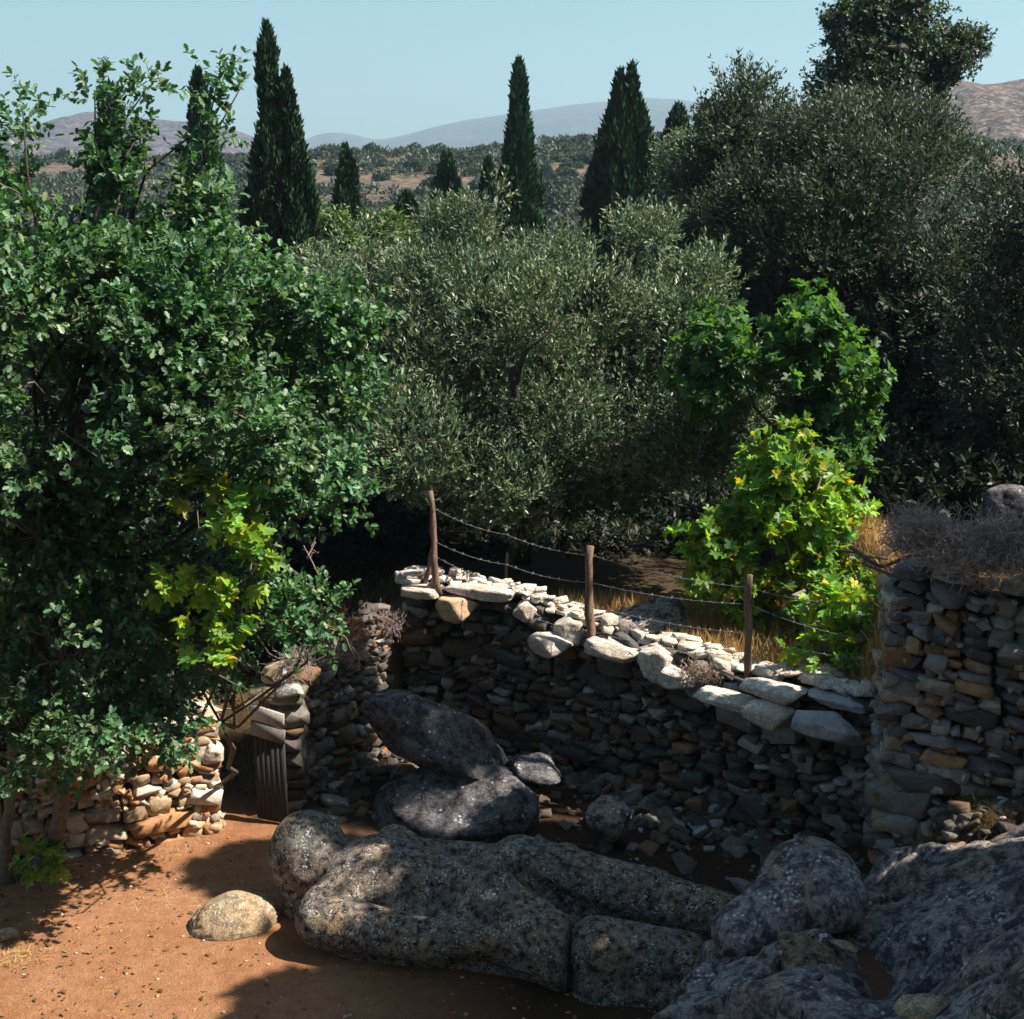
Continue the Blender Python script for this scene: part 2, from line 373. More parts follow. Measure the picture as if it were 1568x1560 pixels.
def rotm(rz, ry=0, rx=0): return np.array(Matrix.Rotation(rz, 3, 'Z') @ Matrix.Rotation(ry, 3, 'Y') @ Matrix.Rotation(rx, 3, 'X'))
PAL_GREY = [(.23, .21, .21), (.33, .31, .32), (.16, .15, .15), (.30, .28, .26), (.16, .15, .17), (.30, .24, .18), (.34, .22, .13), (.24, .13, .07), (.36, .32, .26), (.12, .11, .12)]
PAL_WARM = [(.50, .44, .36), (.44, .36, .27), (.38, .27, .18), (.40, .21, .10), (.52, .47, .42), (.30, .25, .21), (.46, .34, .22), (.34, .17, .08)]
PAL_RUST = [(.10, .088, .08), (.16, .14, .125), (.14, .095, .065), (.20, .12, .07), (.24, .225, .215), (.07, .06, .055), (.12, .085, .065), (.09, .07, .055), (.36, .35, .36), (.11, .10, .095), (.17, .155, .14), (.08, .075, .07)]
def pick(rs, pal, w=None): return np.array(pal[rs.randint(len(pal))]) * rs.uniform(.8, 1.3) * (1.0 if pal is PAL_RUST else 1.0)
def stone_wall(mb, path, z0, z1, thick, hmin, hmax, pal, seed, back=False, lmul=(1.0, 3.0), tilt=0.09, slope=0.0, batter=0.02):
    """rubble wall: path in plan (front face), z0/z1 functions of arc length; stones in one mesh over an earth core"""
    rs = np.random.RandomState(seed); path = np.asarray(path, float)
    seg = np.linalg.norm(np.diff(path, axis=0), axis=1); S = np.concatenate([[0], np.cumsum(seg)]); L = S[-1]
    def pos(s):
        x = np.interp(s, S, path[:, 0]); y = np.interp(s, S, path[:, 1]); e = 0.12
        dx = np.interp(min(s + e, L), S, path[:, 0]) - np.interp(max(s - e, 0), S, path[:, 0]); dy = np.interp(min(s + e, L), S, path[:, 1]) - np.interp(max(s - e, 0), S, path[:, 1])
        a = math.atan2(dy, dx); return x, y, a
    ss = np.linspace(0.03, L - 0.03, 24); V = []
    for s in ss:
        x, y, a = pos(s); nx, ny = -math.sin(a), math.cos(a)
        for o_, z in ((0.2, z0(s) - .3), (0.2, z1(s) - .09), (thick - .11, z1(s) - .09), (thick - .11, z0(s) - .3)):
            V.append([x + nx * o_, y + ny * o_, z])
    i = np.arange(len(ss) - 1)[:, None] * 4; j = np.arange(4)[None, :]; k = (j + 1) % 4
    n4 = len(ss) * 4
    mb.add(V, [np.stack([i + j, i + k, i + 4 + k, i + 4 + j], -1).reshape(-1, 4), np.array([[0, 1, 2, 3], [n4 - 1, n4 - 2, n4 - 3, n4 - 4]])], (0.025, 0.02, 0.016))
    for face in ((0, 1) if back else (0,)):
        zz = min(z0(0), z0(L)) - 0.05; ztop = max(z1(0), z1(L))
        while zz < ztop:
            h = rs.uniform(hmin, hmax) * (1.25 if rs.rand() < .3 else .8); s = rs.uniform(-.1, .05)
            while s < L:
                hh = h * rs.uniform(.7, 1.25); l = hh * rs.uniform(*lmul)
                if rs.rand() < 0.10: hh *= 1.5; l = hh * rs.uniform(1, 1.6)
                if l > .85: l = .85
                c = min(max(s + l / 2, l * .4), L - l * .35); x, y, a = pos(c)
                z = zz + h / 2 + slope * (c) + 0.07 * float(vnoise(np.array([c * 1.1, zz * 1.3, seed]), 7)) + rs.normal(0, .012)
                if z0(c) - .08 < z < z1(c) - hh * .35:
                    d = rs.uniform(.14, .22); prot = rs.uniform(-.035, .03) + (z - z0(c)) * batter
                    nx, ny = -math.sin(a), math.cos(a); off = prot + d if face == 0 else thick - prot - d
                    put_stone(mb, (x + nx * off, y + ny * off, z), (l * .51, d, hh * .52), rotm(a + rs.normal(0, .10), rs.normal(slope * -1, tilt), rs.normal(0, .08)), pick(rs, pal), rs)
                s += l * .97
            zz += h * .93
        for k in range(int(L * (ztop - z0(0)) * 26)):      # small wedging stones between the large ones
            c = rs.uniform(0, L); z = rs.uniform(z0(c), z1(c) - .08); x, y, a = pos(c); nx, ny = -math.sin(a), math.cos(a)
            off = 0.09 + (z - z0(c)) * batter; off = off if face == 0 else thick - off
            hh = rs.uniform(.02, .05)
            put_stone(mb, (x + nx * off, y + ny * off, z), (hh * rs.uniform(1, 2.4), .08, hh), rotm(a, rs.normal(0, .3)), pick(rs, pal), rs)
    return pos, L
def top_stones(mb, pos, L, z1, thick, n, pal, seed, size=(.12, .3), flat=.45, s0=0, s1=None):
    rs = np.random.RandomState(seed); s1 = L if s1 is None else s1
    for k in range(n):
        c = s0 + (s1 - s0) * (k + rs.uniform(0, 1)) / n; x, y, a = pos(c); nx, ny = -math.sin(a), math.cos(a)
        l = rs.uniform(*size); w = l * rs.uniform(.5, .85); h = l * rs.uniform(flat * .35, flat)
        off = rs.uniform(w * .4 + .1, max(thick - w * .5, w * .4 + .15))
        put_stone(mb, (x + nx * off, y + ny * off, z1(c) + h * .3), (l, w, h), rotm(a + rs.normal(0, .5), rs.normal(0, .13), rs.normal(0, .13)), pick(rs, pal), rs)
def placed_stone(px, py, Y, wpx, hpx, col, seed, rz=0, ry=0, rx=0, dep=.8, rnd=False, mat=None, parent=None, name='capstone'):
    rs = np.random.RandomState(seed); mb = MB(); p = at(px, py, Y); s = mpp(p)
    put_stone(mb, p, (wpx / 2 * s, min(wpx / 2 * s * dep, .22), hpx / 2 * s), rotm(rz, ry, rx), col, rs, rnd, True)
    o = mb.build(name, mat or (M_cap if sum(col) > 1.3 else M_stone))
    if parent is not None: child_of(o, parent)
    return o

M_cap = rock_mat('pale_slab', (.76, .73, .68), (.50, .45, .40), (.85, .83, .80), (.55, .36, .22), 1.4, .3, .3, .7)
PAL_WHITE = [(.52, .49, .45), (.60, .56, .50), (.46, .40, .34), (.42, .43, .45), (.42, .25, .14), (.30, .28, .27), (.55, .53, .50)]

# retaining wall: rises from behind the statue and comes nearer to the right
RW = [(-1.42, 17.0), (-0.9, 16.95), (0.3, 16.25), (2.0, 14.9), (3.72, 13.55)]
def rw_top(s): return np.interp(s, [0, .9, 1.8, 2.4, 4.5, 6.5], [2.12, 2.10, 2.06, 1.92, 1.80, 1.90]) + .03 * math.sin(s * 5)
wall = empty('stone_wall', (1.2, 15.6, 0)); mb = MB()
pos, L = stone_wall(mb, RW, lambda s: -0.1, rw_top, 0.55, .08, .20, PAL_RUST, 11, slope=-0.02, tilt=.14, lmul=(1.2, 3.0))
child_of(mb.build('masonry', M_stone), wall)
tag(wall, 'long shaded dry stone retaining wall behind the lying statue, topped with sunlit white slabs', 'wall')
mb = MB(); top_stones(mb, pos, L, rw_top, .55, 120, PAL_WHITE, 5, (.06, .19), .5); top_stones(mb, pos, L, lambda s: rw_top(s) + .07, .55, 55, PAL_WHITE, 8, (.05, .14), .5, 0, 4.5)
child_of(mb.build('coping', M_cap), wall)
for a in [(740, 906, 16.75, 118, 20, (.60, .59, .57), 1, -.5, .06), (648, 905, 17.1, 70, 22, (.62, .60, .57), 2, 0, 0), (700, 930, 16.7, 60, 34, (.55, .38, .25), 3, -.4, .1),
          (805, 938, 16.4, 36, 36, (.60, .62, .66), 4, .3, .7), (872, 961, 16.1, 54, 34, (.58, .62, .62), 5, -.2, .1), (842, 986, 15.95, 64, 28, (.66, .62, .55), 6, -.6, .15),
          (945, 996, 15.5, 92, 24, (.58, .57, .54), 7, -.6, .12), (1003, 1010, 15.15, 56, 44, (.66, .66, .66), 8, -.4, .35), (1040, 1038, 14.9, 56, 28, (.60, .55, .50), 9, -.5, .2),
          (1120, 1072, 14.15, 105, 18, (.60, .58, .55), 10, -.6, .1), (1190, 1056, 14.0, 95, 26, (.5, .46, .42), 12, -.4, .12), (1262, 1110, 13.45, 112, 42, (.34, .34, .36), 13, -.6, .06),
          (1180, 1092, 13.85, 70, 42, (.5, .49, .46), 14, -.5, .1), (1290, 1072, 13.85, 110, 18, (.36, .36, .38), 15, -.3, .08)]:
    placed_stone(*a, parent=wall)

# taller wall at the right, nearer to the camera
RH = [(3.66, 12.95), (4.2, 12.62), (5.0, 12.5), (7.2, 12.55)]
hi = empty('stone_wall', (5, 12.8, 0)); mb = MB()
def rh_top(s): return 3.34 + .05 * math.sin(s * 4)
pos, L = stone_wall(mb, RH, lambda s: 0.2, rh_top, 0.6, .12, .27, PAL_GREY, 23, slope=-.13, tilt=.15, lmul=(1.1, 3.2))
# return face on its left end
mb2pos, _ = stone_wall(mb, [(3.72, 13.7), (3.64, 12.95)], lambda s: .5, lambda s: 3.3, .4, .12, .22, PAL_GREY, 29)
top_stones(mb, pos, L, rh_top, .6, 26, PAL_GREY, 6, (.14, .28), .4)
child_of(mb.build('masonry', M_stone), hi)
tag(hi, 'tall shaded dry stone wall at the right edge with dry thorn brush on top', 'wall')

# sunlit low wall behind the oak, left of the gateway
LW = [(-9.2, 12.55), (-6.9, 12.95), (-4.9, 13.55), (-3.95, 13.95), (-3.25, 14.30)]
lo = empty('stone_wall', (-5, 13.6, 0)); mb = MB()
def lw_top(s): return np.interp(s, [0, 4.3, 5.5, 6.3, 6.45], [.85, .95, 1.15, 1.45, 1.62]) + .03 * math.sin(s * 6)
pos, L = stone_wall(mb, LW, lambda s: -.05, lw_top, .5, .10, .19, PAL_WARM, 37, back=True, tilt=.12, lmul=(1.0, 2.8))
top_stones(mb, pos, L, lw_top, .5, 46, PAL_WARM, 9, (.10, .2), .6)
stone_wall(mb, [(-3.26, 14.33), (-3.38, 14.8)], lambda s: -.05, lambda s: 1.5, .3, .12, .2, PAL_WARM, 38)
child_of(mb.build('masonry', M_stone), lo)
tag(lo, 'sunlit warm low rubble wall behind the oak stems, ending at the gateway', 'wall')
for a in [(310, 1103, 14.45, 40, 46, (.50, .46, .42), 31, 0, 0), (325, 1150, 14.35, 40, 30, (.56, .52, .47), 32, 0, .2)]: placed_stone(*a, parent=lo)

# dark wall between the gate pillar and the retaining wall
DW = [(-2.50, 14.85), (-1.95, 15.9), (-1.5, 16.9)]
dk = empty('stone_wall', (-2, 15.8, 0)); mb = MB()
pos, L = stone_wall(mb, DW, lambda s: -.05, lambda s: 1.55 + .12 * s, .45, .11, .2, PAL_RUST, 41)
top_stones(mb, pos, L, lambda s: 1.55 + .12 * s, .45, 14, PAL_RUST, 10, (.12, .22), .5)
child_of(mb.build('masonry', M_stone), dk)
tag(dk, 'dark rubble wall in deep shade between the gate pillar and the retaining wall', 'wall')

# pillar of the gateway
pil = empty('gate_pillar', (-2.72, 14.85, 0)); mb = MB(); rs = np.random.RandomState(50)
z = 0
while z < 1.52:
    h = rs.uniform(.10, .2)
    for q in range(2):
        put_stone(mb, (-2.66 + (q - .5) * .24 + rs.normal(0, .02), 14.92 + rs.normal(0, .02), z + h / 2), (.17, .26, h * .55), rotm(rs.normal(.2, .1), rs.normal(0, .04)), pick(rs, PAL_RUST), rs)
    z += h * .97
child_of(mb.build('masonry', M_stone), pil)
placed_stone(422, 1062, 14.75, 85, 26, (.20, .18, .12), 51, .1, .22, parent=pil, dep=.6); placed_stone(444, 1058, 14.6, 42, 20, (.42, .42, .40), 52, .0, .0, parent=pil, dep=.6)
placed_stone(416, 1032, 14.75, 34, 30, (.42, .32, .22), 53, .3, .1, parent=pil, dep=.7); placed_stone(466, 1032, 15.0, 50, 24, (.26, .13, .07), 54, .1, .1, parent=pil, dep=.7)
tag(pil, 'crumbling stone gate pillar with flat stones and dry twigs on top', 'pillar')

# old plank gate standing open against the pillar
gate = empty('wooden_gate', (-2.85, 14.55, 0))
gx0, gy0, ga = -2.93, 14.62, -0.42; gu = np.array([math.cos(ga), math.sin(ga), 0])
for k in range(6):
    mb = MB(); c = np.array([gx0, gy0, 0]) + gu * (.035 + k * .068); h = 1.04 + .02 * math.sin(k * 2.3)
    box(mb, c + np.array([0, 0, .02 + h / 2]), (.062, .028, h), ga, (0.030, 0.030, 0.034), jit=.003, seed=k); child_of(mb.build('plank', M_twig), gate)
for k, (z, col) in enumerate([(1.17, (.15, .15, .14)), (1.36, (.34, .33, .30))]):
    mb = MB(); box(mb, np.array([gx0, gy0, z - .06]) + gu * .20 + np.array([-.005, -.035, 0]), (.44, .03, .17), ga, col, ry=.12, jit=.006, seed=k + 9); child_of(mb.build('board', M_twig), gate)
mb = MB(); box(mb, np.array([gx0, gy0, .45]) + gu * .20 + np.array([-.005, .03, 0]), (.42, .03, .09), ga, (.03, .03, .03)); child_of(mb.build('rail', M_twig), gate)
tag(gate, 'dark weathered plank gate with two paler boards across its top', 'gate')

# ------------------------------------------------------------------ boulders
def boulder(name, c, r, rot=(0, 0, 0), seed=0, rough=.16, sub=5, mat=None, label=None, group=None, cut=True, p=6, freq=1.4, parent=None, cat='boulder'):
    d, f = ico(sub); rs = np.random.RandomState(seed); v = d.copy()
    if cut:
        nr = unit(rs.normal(0, 1, (14, 3))); di = rs.uniform(.8, 1.15, 14)
        rr = 1 / np.sum((np.maximum(d @ nr.T, 0) / di) ** p, axis=1) ** (1 / p); v = d * np.minimum(rr, 1.3)[:, None]
    n = fbm(d * freq + seed * 3.1, 5, seed, .5); cr = np.abs(fbm(d * freq * 1.7 + seed, 3, seed + 9)); cr = -np.exp(-(cr / .035) ** 2) * .05
    v = v * (1 + rough * n + cr)[:, None]; v = v * np.asarray(r)
    v = v + unit(v) * (0.012 * fbm(v * 9, 3, seed + 4))[:, None]
    v = v @ rotm(rot[2], rot[1], rot[0]).T
    o = link(name, mesh(name, v, f), mat or M_rock, smooth=True); o.location = Vector([float(q) for q in c])
    if parent is not None: o.parent = parent; o.location = Vector([float(q) for q in c]) - parent.location
    if label: tag(o, label, cat, group)
    return o
def pb(px, py, Y): return at(px, py, Y)
boulder('boulder', pb(358, 1408, 12.25), (.45, .34, .24), (0, -.16, .12), 61, .10, mat=M_palerock, label='low rounded pale boulder half in sun beside the statue head', cut=False)
boulder('boulder', pb(674, 1138, 15.0), (.80, .60, .34), (-.12, .40, -.1), 62, .16, mat=M_darkrock, p=14, label='slanting dark slab with white lichen spots above the statue chest')
boulder('boulder', pb(722, 1240, 14.6), (.74, .52, .42), (0, .1, .2), 63, .15, mat=M_darkrock, p=16, label='dark squat boulder propping the slanting slab behind the statue')
boulder('boulder', pb(622, 1262, 14.7), (.50, .4, .5), (0, .2, .5), 64, .15, mat=M_darkrock, label='small shaded boulder between the statue head and the slanting slab')
boulder('boulder', pb(818, 1180, 14.9), (.36, .3, .14), (0, .2, .3), 65, .18, mat=M_darkrock, label='grey flat rock lying against the foot of the retaining wall')
boulder('boulder', pb(998, 966, 16.15), (.50, .42, .38), (0, .1, .3), 66, .12, mat=M_rock, label='pale topped boulder on the terrace beyond the wire fence')
boulder('boulder', pb(1548, 790, 13.6), (.32, .3, .24), (0, .05, .2), 67, .14, mat=M_darkrock, label='dark boulder standing on the tall wall behind the thorn brush')
boulder('boulder', pb(930, 1258, 13.9), (.24, .25, .2), (0, .1, .3), 77, .18, mat=bpy.data.materials.get('pale_rock') if False else M_rock, label='small roundish grey boulder in shade at the wall foot behind the statue hips')
# outcrop at lower right
def outcrop():
    ctl = [(1120, 1440, .72), (1075, 1490, .72), (1030, 1545, .74), (980, 1620, .7), (1180, 1440, .78), (1150, 1500, .88), (1100, 1560, .9), (1250, 1425, .84), (1235, 1470, 1.02), (1215, 1525, 1.08), (1180, 1600, 1.0),
           (1275, 1440, .98), (1280, 1485, 1.02), (1292, 1540, 1.04), (1325, 1440, .74), (1345, 1490, .74), (1355, 1522, .78), (1310, 1405, .74), (1330, 1330, .72), (1350, 1312, .88), (1440, 1285, 1.12), (1568, 1250, 1.48), (1680, 1215, 1.8),
           (1372, 1375, .86), (1480, 1350, 1.2), (1568, 1330, 1.52), (1392, 1430, .96), (1455, 1425, 1.14), (1405, 1490, .98), (1520, 1405, 1.3), (1425, 1525, 1.2), (1490, 1470, 1.52), (1568, 1425, 1.8), (1568, 1500, 1.86), (1480, 1550, 1.56),
           (1345, 1565, 1.16), (1568, 1610, 1.95), (1400, 1610, 1.4), (1700, 1400, 2.1), (1700, 1550, 2.3), (1415, 1535, 1.34), (1300, 1600, 1.1), (1445, 1450, 1.04)]
    C = np.array([onz(*c) for c in ctl]); n = len(C)
    def U(r): return np.where(r > 1e-6, r * r * np.log(np.maximum(r, 1e-6)), 0)
    K = U(np.linalg.norm(C[:, None, :2] - C[None, :, :2], axis=-1)) + np.eye(n) * .004; Pm = np.c_[np.ones(n), C[:, :2]]
    A = np.block([[K, Pm], [Pm.T, np.zeros((3, 3))]]); w = np.linalg.solve(A, np.r_[C[:, 2], 0, 0, 0])
    xs = np.arange(1.0, 6.0, .02); ys = np.arange(6.6, 12.7, .02); X, Y = np.meshgrid(xs, ys); q = np.stack([X, Y], -1)
    H = w[n] + w[n + 1] * X + w[n + 2] * Y
    for k in range(n): H = H + w[k] * U(np.linalg.norm(q - C[k, :2], axis=-1))
    E = np.array([onz(*c)[:2] for c in ((1085, 1432, .75), (1050, 1488, .75), (1008, 1550, .75), (960, 1640, .75))])[::-1]
    B = np.array([onz(*c)[:2] for c in ((1085, 1432, .75), (1320, 1345, .75), (1345, 1308, .88), (1568, 1248, 1.48), (1700, 1205, 1.9))])
    dl = X - np.interp(Y, E[:, 1], E[:, 0]); db = np.interp(X, B[:, 0], B[:, 1]) - Y
    p3 = np.stack([X, Y, X * 0 + 3], -1); nz = .09 * fbm(p3 * 1.1, 3, 71) + .022 * fbm(p3 * 7, 4, 72)
    rs = np.random.RandomState(8); S = np.c_[rs.uniform(1, 6, 75), rs.uniform(7.5, 12.7, 75)]; T = rs.normal(0, .16, (75, 2)); h0 = rs.normal(0, .045, 75); wq = q + .16 * np.stack([fbm(p3 * 1.7, 3, 81), fbm(p3 * 1.7, 3, 82)], -1)
    dd = np.stack([np.hypot(wq[..., 0] - a[0], (wq[..., 1] - a[1]) * 1.5) for a in S], -1); idx = dd.argmin(-1); srt = np.partition(dd, 1, axis=-1); gapd = srt[..., 1] - srt[..., 0]
    nz = nz + h0[idx] + ((q - S[idx]) * T[idx]).sum(-1) - .05 * np.exp(-(gapd / .03) ** 2)
    f1 = np.abs(fbm(p3 * [1.1, 2.2, 1] + 5, 3, 73)); nz = nz - .12 * np.exp(-(f1 / .018) ** 2)
    
    soil = np.exp(-(((X - onz(1335, 1482, .72)[0]) / .17) ** 2 + ((Y - onz(1335, 1482, .72)[1]) / .42) ** 2) ** 2)
    H = H + nz * (1 - soil) - .10 * soil; edge = smooth(-.16, .05, dl + nz * .8) * smooth(-.3, .06, db + nz)
    Z = -.35 + (H + .35) * edge
    # drop the steep flank outwards a little so it bulges
    X2 = X - .10 * np.sin(np.clip((Z + .3) / (H + .35), 0, 1) * math.pi) * (1 - smooth(.0, .3, dl)); V = np.stack([X2, Y, Z], -1).reshape(-1, 3); nx = len(xs); ny = len(ys)
    i = np.arange(ny - 1)[:, None] * nx + np.arange(nx - 1)[None, :]; f = np.stack([i, i + 1, i + nx + 1, i + nx], -1).reshape(-1, 4)
    o = link('rock_outcrop', mesh('rock_outcrop', V, f), M_rock, smooth=True); tag(o, 'broad fissured grey rock outcrop rising to the bottom right corner', 'rock outcrop')
    sp = onz(1335, 1482, .74); return sp
sp = outcrop()
m_soil, t_, b_, o_ = nodes('soil'); n_ = noise_n(t_, 14, 6, .75, coords(t_)); t_.links.new(mixc(t_, n_.outputs[0], (.05, .022, .014), (.15, .06, .032)), b_.inputs['Base Color']); b_.inputs['Roughness'].default_value = .95; bump(t_, b_, n_.outputs[0], .6, .03)
tag(boulder('soil', (sp[0], sp[1], .655), (.26, .52, .06), (0, .03, -.25), 75, .12, mat=m_soil, cut=False, freq=3), kind='structure')
boulder('boulder', onz(1240, 1488, .88), (.30, .26, .16), (.3, .5, .4), 70, .30, mat=rock_mat('rusty_rock', (.26, .20, .16), (.03, .027, .028), (.5, .38, .26), (.40, .24, .12), 1.6, .9, .4, .9), label='rusty cracked rock set in the outcrop beside the patch of red soil', freq=2.2)
placed = boulder('stone', onz(1292, 1446, 1.0), (.10, .05, .025), (0, .3, -.3), 78, .15, mat=M_palerock, label='small flat pale stone lying above the patch of red soil on the outcrop', cat='stone')
boulder('boulder', onz(1410, 1545, 1.42), (.16, .12, .08), (0, -.2, .1), 74, .15, mat=M_palerock, label='warm pale knob of rock at the bottom edge of the outcrop')

# ------------------------------------------------------------------ the unfinished statue, as a smooth union of tapered forms
def sdf_net(fn, lo_, hi_, h):
    lo_ = np.array(lo_); n = np.ceil((np.array(hi_) - lo_) / h).astype(int) + 1
    g = np.stack(np.meshgrid(*[lo_[i] + np.arange(n[i]) * h for i in range(3)], indexing='ij'), -1); F = fn(g); ins = F < 0
    acc = np.zeros((*(n - 1), 3)); cnt = np.zeros(n - 1)
    for ax in range(3):
        a = [slice(None)] * 3; b = [slice(None)] * 3; a[ax] = slice(0, -1); b[ax] = slice(1, None)
        fa, fb = F[tuple(a)], F[tuple(b)]; cr = (fa < 0) != (fb < 0); t = np.where(cr, fa / np.where(fa == fb, 1, fa - fb), 0)
        P = g[tuple(a)].copy(); P[..., ax] += t * h
        o1, o2 = [q for q in range(3) if q != ax]
        for d1 in (0, 1):
            for d2 in (0, 1):
                s = [slice(None)] * 3; s[o1] = slice(d1, n[o1] - 1 + d1); s[o2] = slice(d2, n[o2] - 1 + d2)
                c = cr[tuple(s)]; acc += np.where(c[..., None], P[tuple(s)], 0); cnt += c
    idx = -np.ones(n - 1, int); act = cnt > 0; idx[act] = np.arange(act.sum()); V = acc[act] / cnt[act][:, None]; faces = []
    for ax in range(3):
        o1, o2 = (ax + 1) % 3, (ax + 2) % 3
        a = [slice(1, -1)] * 3; b = [slice(1, -1)] * 3; a[ax] = slice(0, -1); b[ax] = slice(1, None)
        cr = ins[tuple(a)] != ins[tuple(b)]; w = np.argwhere(cr); off = np.ones(3, int); off[ax] = 0; w = w + off
        flip = ins[w[:, 0], w[:, 1], w[:, 2]]
        e1 = np.zeros(3, int); e1[o1] = 1; e2 = np.zeros(3, int); e2[o2] = 1
        q = np.stack([idx[tuple((w - e1 - e2).T)], idx[tuple((w - e2).T)], idx[tuple(w.T)], idx[tuple((w - e1).T)]], -1)
        q[~flip] = q[~flip][:, ::-1]; faces.append(q)
    return V, np.concatenate(faces)
def smin(a, b, k):
    h = np.clip(.5 + .5 * (b - a) / k, 0, 1); return b * (1 - h) + a * h - k * h * (1 - h)
def smax(a, b, k): return -smin(-a, -b, k)
def cone(p, a, b, ra, rb, sq=(1, 1, 1)):
    sq = np.array(sq); p = p / sq; a = np.array(a) / sq; b = np.array(b) / sq
    ab = b - a; t = np.clip(((p - a) @ ab) / (ab @ ab), 0, 1)
    return (np.linalg.norm(p - (a + t[..., None] * ab), axis=-1) - (ra + (rb - ra) * t)) * sq.min()
def ell(p, c, r):
    r = np.array(r); q = (p - np.array(c)) / r; k = np.linalg.norm(q, axis=-1); return (k - 1) * r.min()
def finish(p, d, seed=0):
    d = d + .014 * fbm(p * 2.6, 3, 21) + .008 * fbm(p * 9, 3, 25) + .006 * fbm(p * 24, 2, 28)
    return d
def dome_rock():
    A = onz(1128, 1424, .86); B = onz(1258, 1370, 1.0); c = (A + B) / 2; rt = onz(1330, 1372, 1.0)[0]
    def f(p):
        d = cone(p, A - c, B - c, .22, .40, (1, 1.3, 1)); d = smin(d, ell(p, B - c + np.array([-.10, .12, .02]), (.42, .5, .40)), .1)
        d = smax(d, p[..., 0] - (rt - c[0]) + .12 * fbm(p * 2, 3, 5), .05)
        d = smax(d, -cone(p, A - c + np.array([.12, -.22, -.22]), B - c + np.array([.1, -.52, -.36]), .10, .27), .05)
        d = d + .035 * fbm(p * 2.2, 4, 61) + .012 * fbm(p * 9, 3, 62); cr = np.abs(fbm(p * 1.6 + 3, 3, 63)); return d + .03 * np.exp(-(cr / .03) ** 2)
    V, Fc = sdf_net(f, (-1.2, -1.0, -.8), (1.2, 1.1, .8), .024); o = link('boulder', mesh('boulder', V, Fc), M_rock, smooth=True); o.location = Vector([float(q) for q in c])
    tag(o, 'large smooth domed boulder overhanging beside the broken shin of the statue', 'boulder')
dome_rock()
# body frame: u towards the feet, v away from the camera, w up
def body(p):
    d = cone(p, (-1.42, .08, .52), (-.72, .10, .46), .39, .31, (1, 1.15, 1))            # chest to waist
    d = smin(d, cone(p, (-.38, .06, .50), (-.12, .02, .55), .33, .385, (1, 1.12, 1)), .12)  # belly to hips
    d = smin(d, cone(p, (-1.72, -.36, .38), (-1.35, .48, .50), .27, .28), .14)             # shoulders
    d = smin(d, cone(p, (-1.55, .08, .52), (-1.98, .20, .56), .25, .23), .13)                # neck
    d = smin(d, ell(p, (-2.14, .24, .60), (.40, .36, .45)), .09)                             # head
    d = smin(d, cone(p, (-2.16, .20, .42), (-2.16, .20, .10), .24, .26), .12)
    d = smax(d, -ell(p, (-1.02, -.42, .80), (.48, .16, .34)), .13)                           # hollow between arm and ribs
    d = smin(d, cone(p, (-1.76, -.46, .32), (-.62, -.62, .32), .26, .185), .05)             # near arm
    d = smin(d, cone(p, (-.62, -.62, .32), (-.02, -.50, .40), .185, .19), .10)                # near forearm
    d = smin(d, cone(p, (-1.3, .58, .47), (-.1, .62, .50), .22, .19), .08)                  # far arm
    d = smin(d, ell(p, (.38, .66, .62), (.15, .12, .14)), .05)                              # far hand
    d = smin(d, cone(p, (-.14, -.30, .46), (.56, -.54, .27), .37, .325), .10)              # near thigh
    d = smin(d, cone(p, (-.02, .27, .59), (1.22, .20, .52), .375, .285), .08)                   # far thigh
    d = smin(d, cone(p, (-1.4, .0, .0), (.3, .0, .0), .52, .5, (1, 1.1, 1)), .12)
    d = smin(d, ell(p, (-1.35, .62, .68), (.18, .12, .14)), .08)
    d = smax(d, -cone(p, (-.22, -.09, .98), (.50, -.17, .52), .07, .17), .05)                  # valley between the thighs
    d = smax(d, -cone(p, (.50, -.17, .52), (1.3, -.20, .30), .17, .14), .05)
    d = np.where(p[..., 1] < -.14, smax(d, p[..., 0] - .60 + .05 * (p[..., 2] - .4), .03), d)
    d = smax(d, -ell(p, (-.50, .02, .90), (.12, .09, .13)), .05)                # worn navel hollow
    d = d + .012 * np.exp(-((p[..., 0] + .30 - .2 * p[..., 1]) / .06) ** 2)
    d = smin(d, cone(p, (1.22, .20, .50), (2.02, .13, .40), .288, .24), .06); d = smin(d, cone(p, (1.3, .2, .1), (2.0, .12, .1), .3, .25), .1)
    d = d + .022 * np.exp(-((p[..., 0] - 1.20 - .12 * (p[..., 1] - .2)) / .022) ** 2) + .018 * np.exp(-((p[..., 0] - 1.68) / .03) ** 2)
    return finish(p, d)
def near_shin(p):
    d = cone(p, (.86, -.48, .33), (1.62, -.44, .30), .30, .25); d = smax(d, .635 + .05 * (p[..., 2] - .4) - p[..., 0], .035)
    d = smin(d, cone(p, (.9, -.5, .0), (1.8, -.44, .0), .3, .3), .1)
    return finish(p, d)
O = np.array([0.03, 11.86, 0.02]); ua = math.radians(-11.5)
Rb = np.array([[math.cos(ua), -math.sin(ua), 0], [math.sin(ua), math.cos(ua), 0], [0, 0, 1]])
st = empty('stone_statue', tuple(O))
tag(st, 'huge weathered unfinished marble figure lying on its back on the ground', 'statue')
for nm, fn, lo_, hi_ in (('body', body, (-2.65, -1.1, -.25), (2.4, 1.1, 1.25)), ('shin', near_shin, (.5, -.95, -.25), (2.2, .1, .8))):
    V, Fc = sdf_net(fn, lo_, hi_, .026)
    child_of(link(nm, mesh(nm, V @ Rb.T + O, Fc), M_statue, smooth=True), st)
st.children[1]['label'] = 'broken near shin split from the thigh by a straight crack'

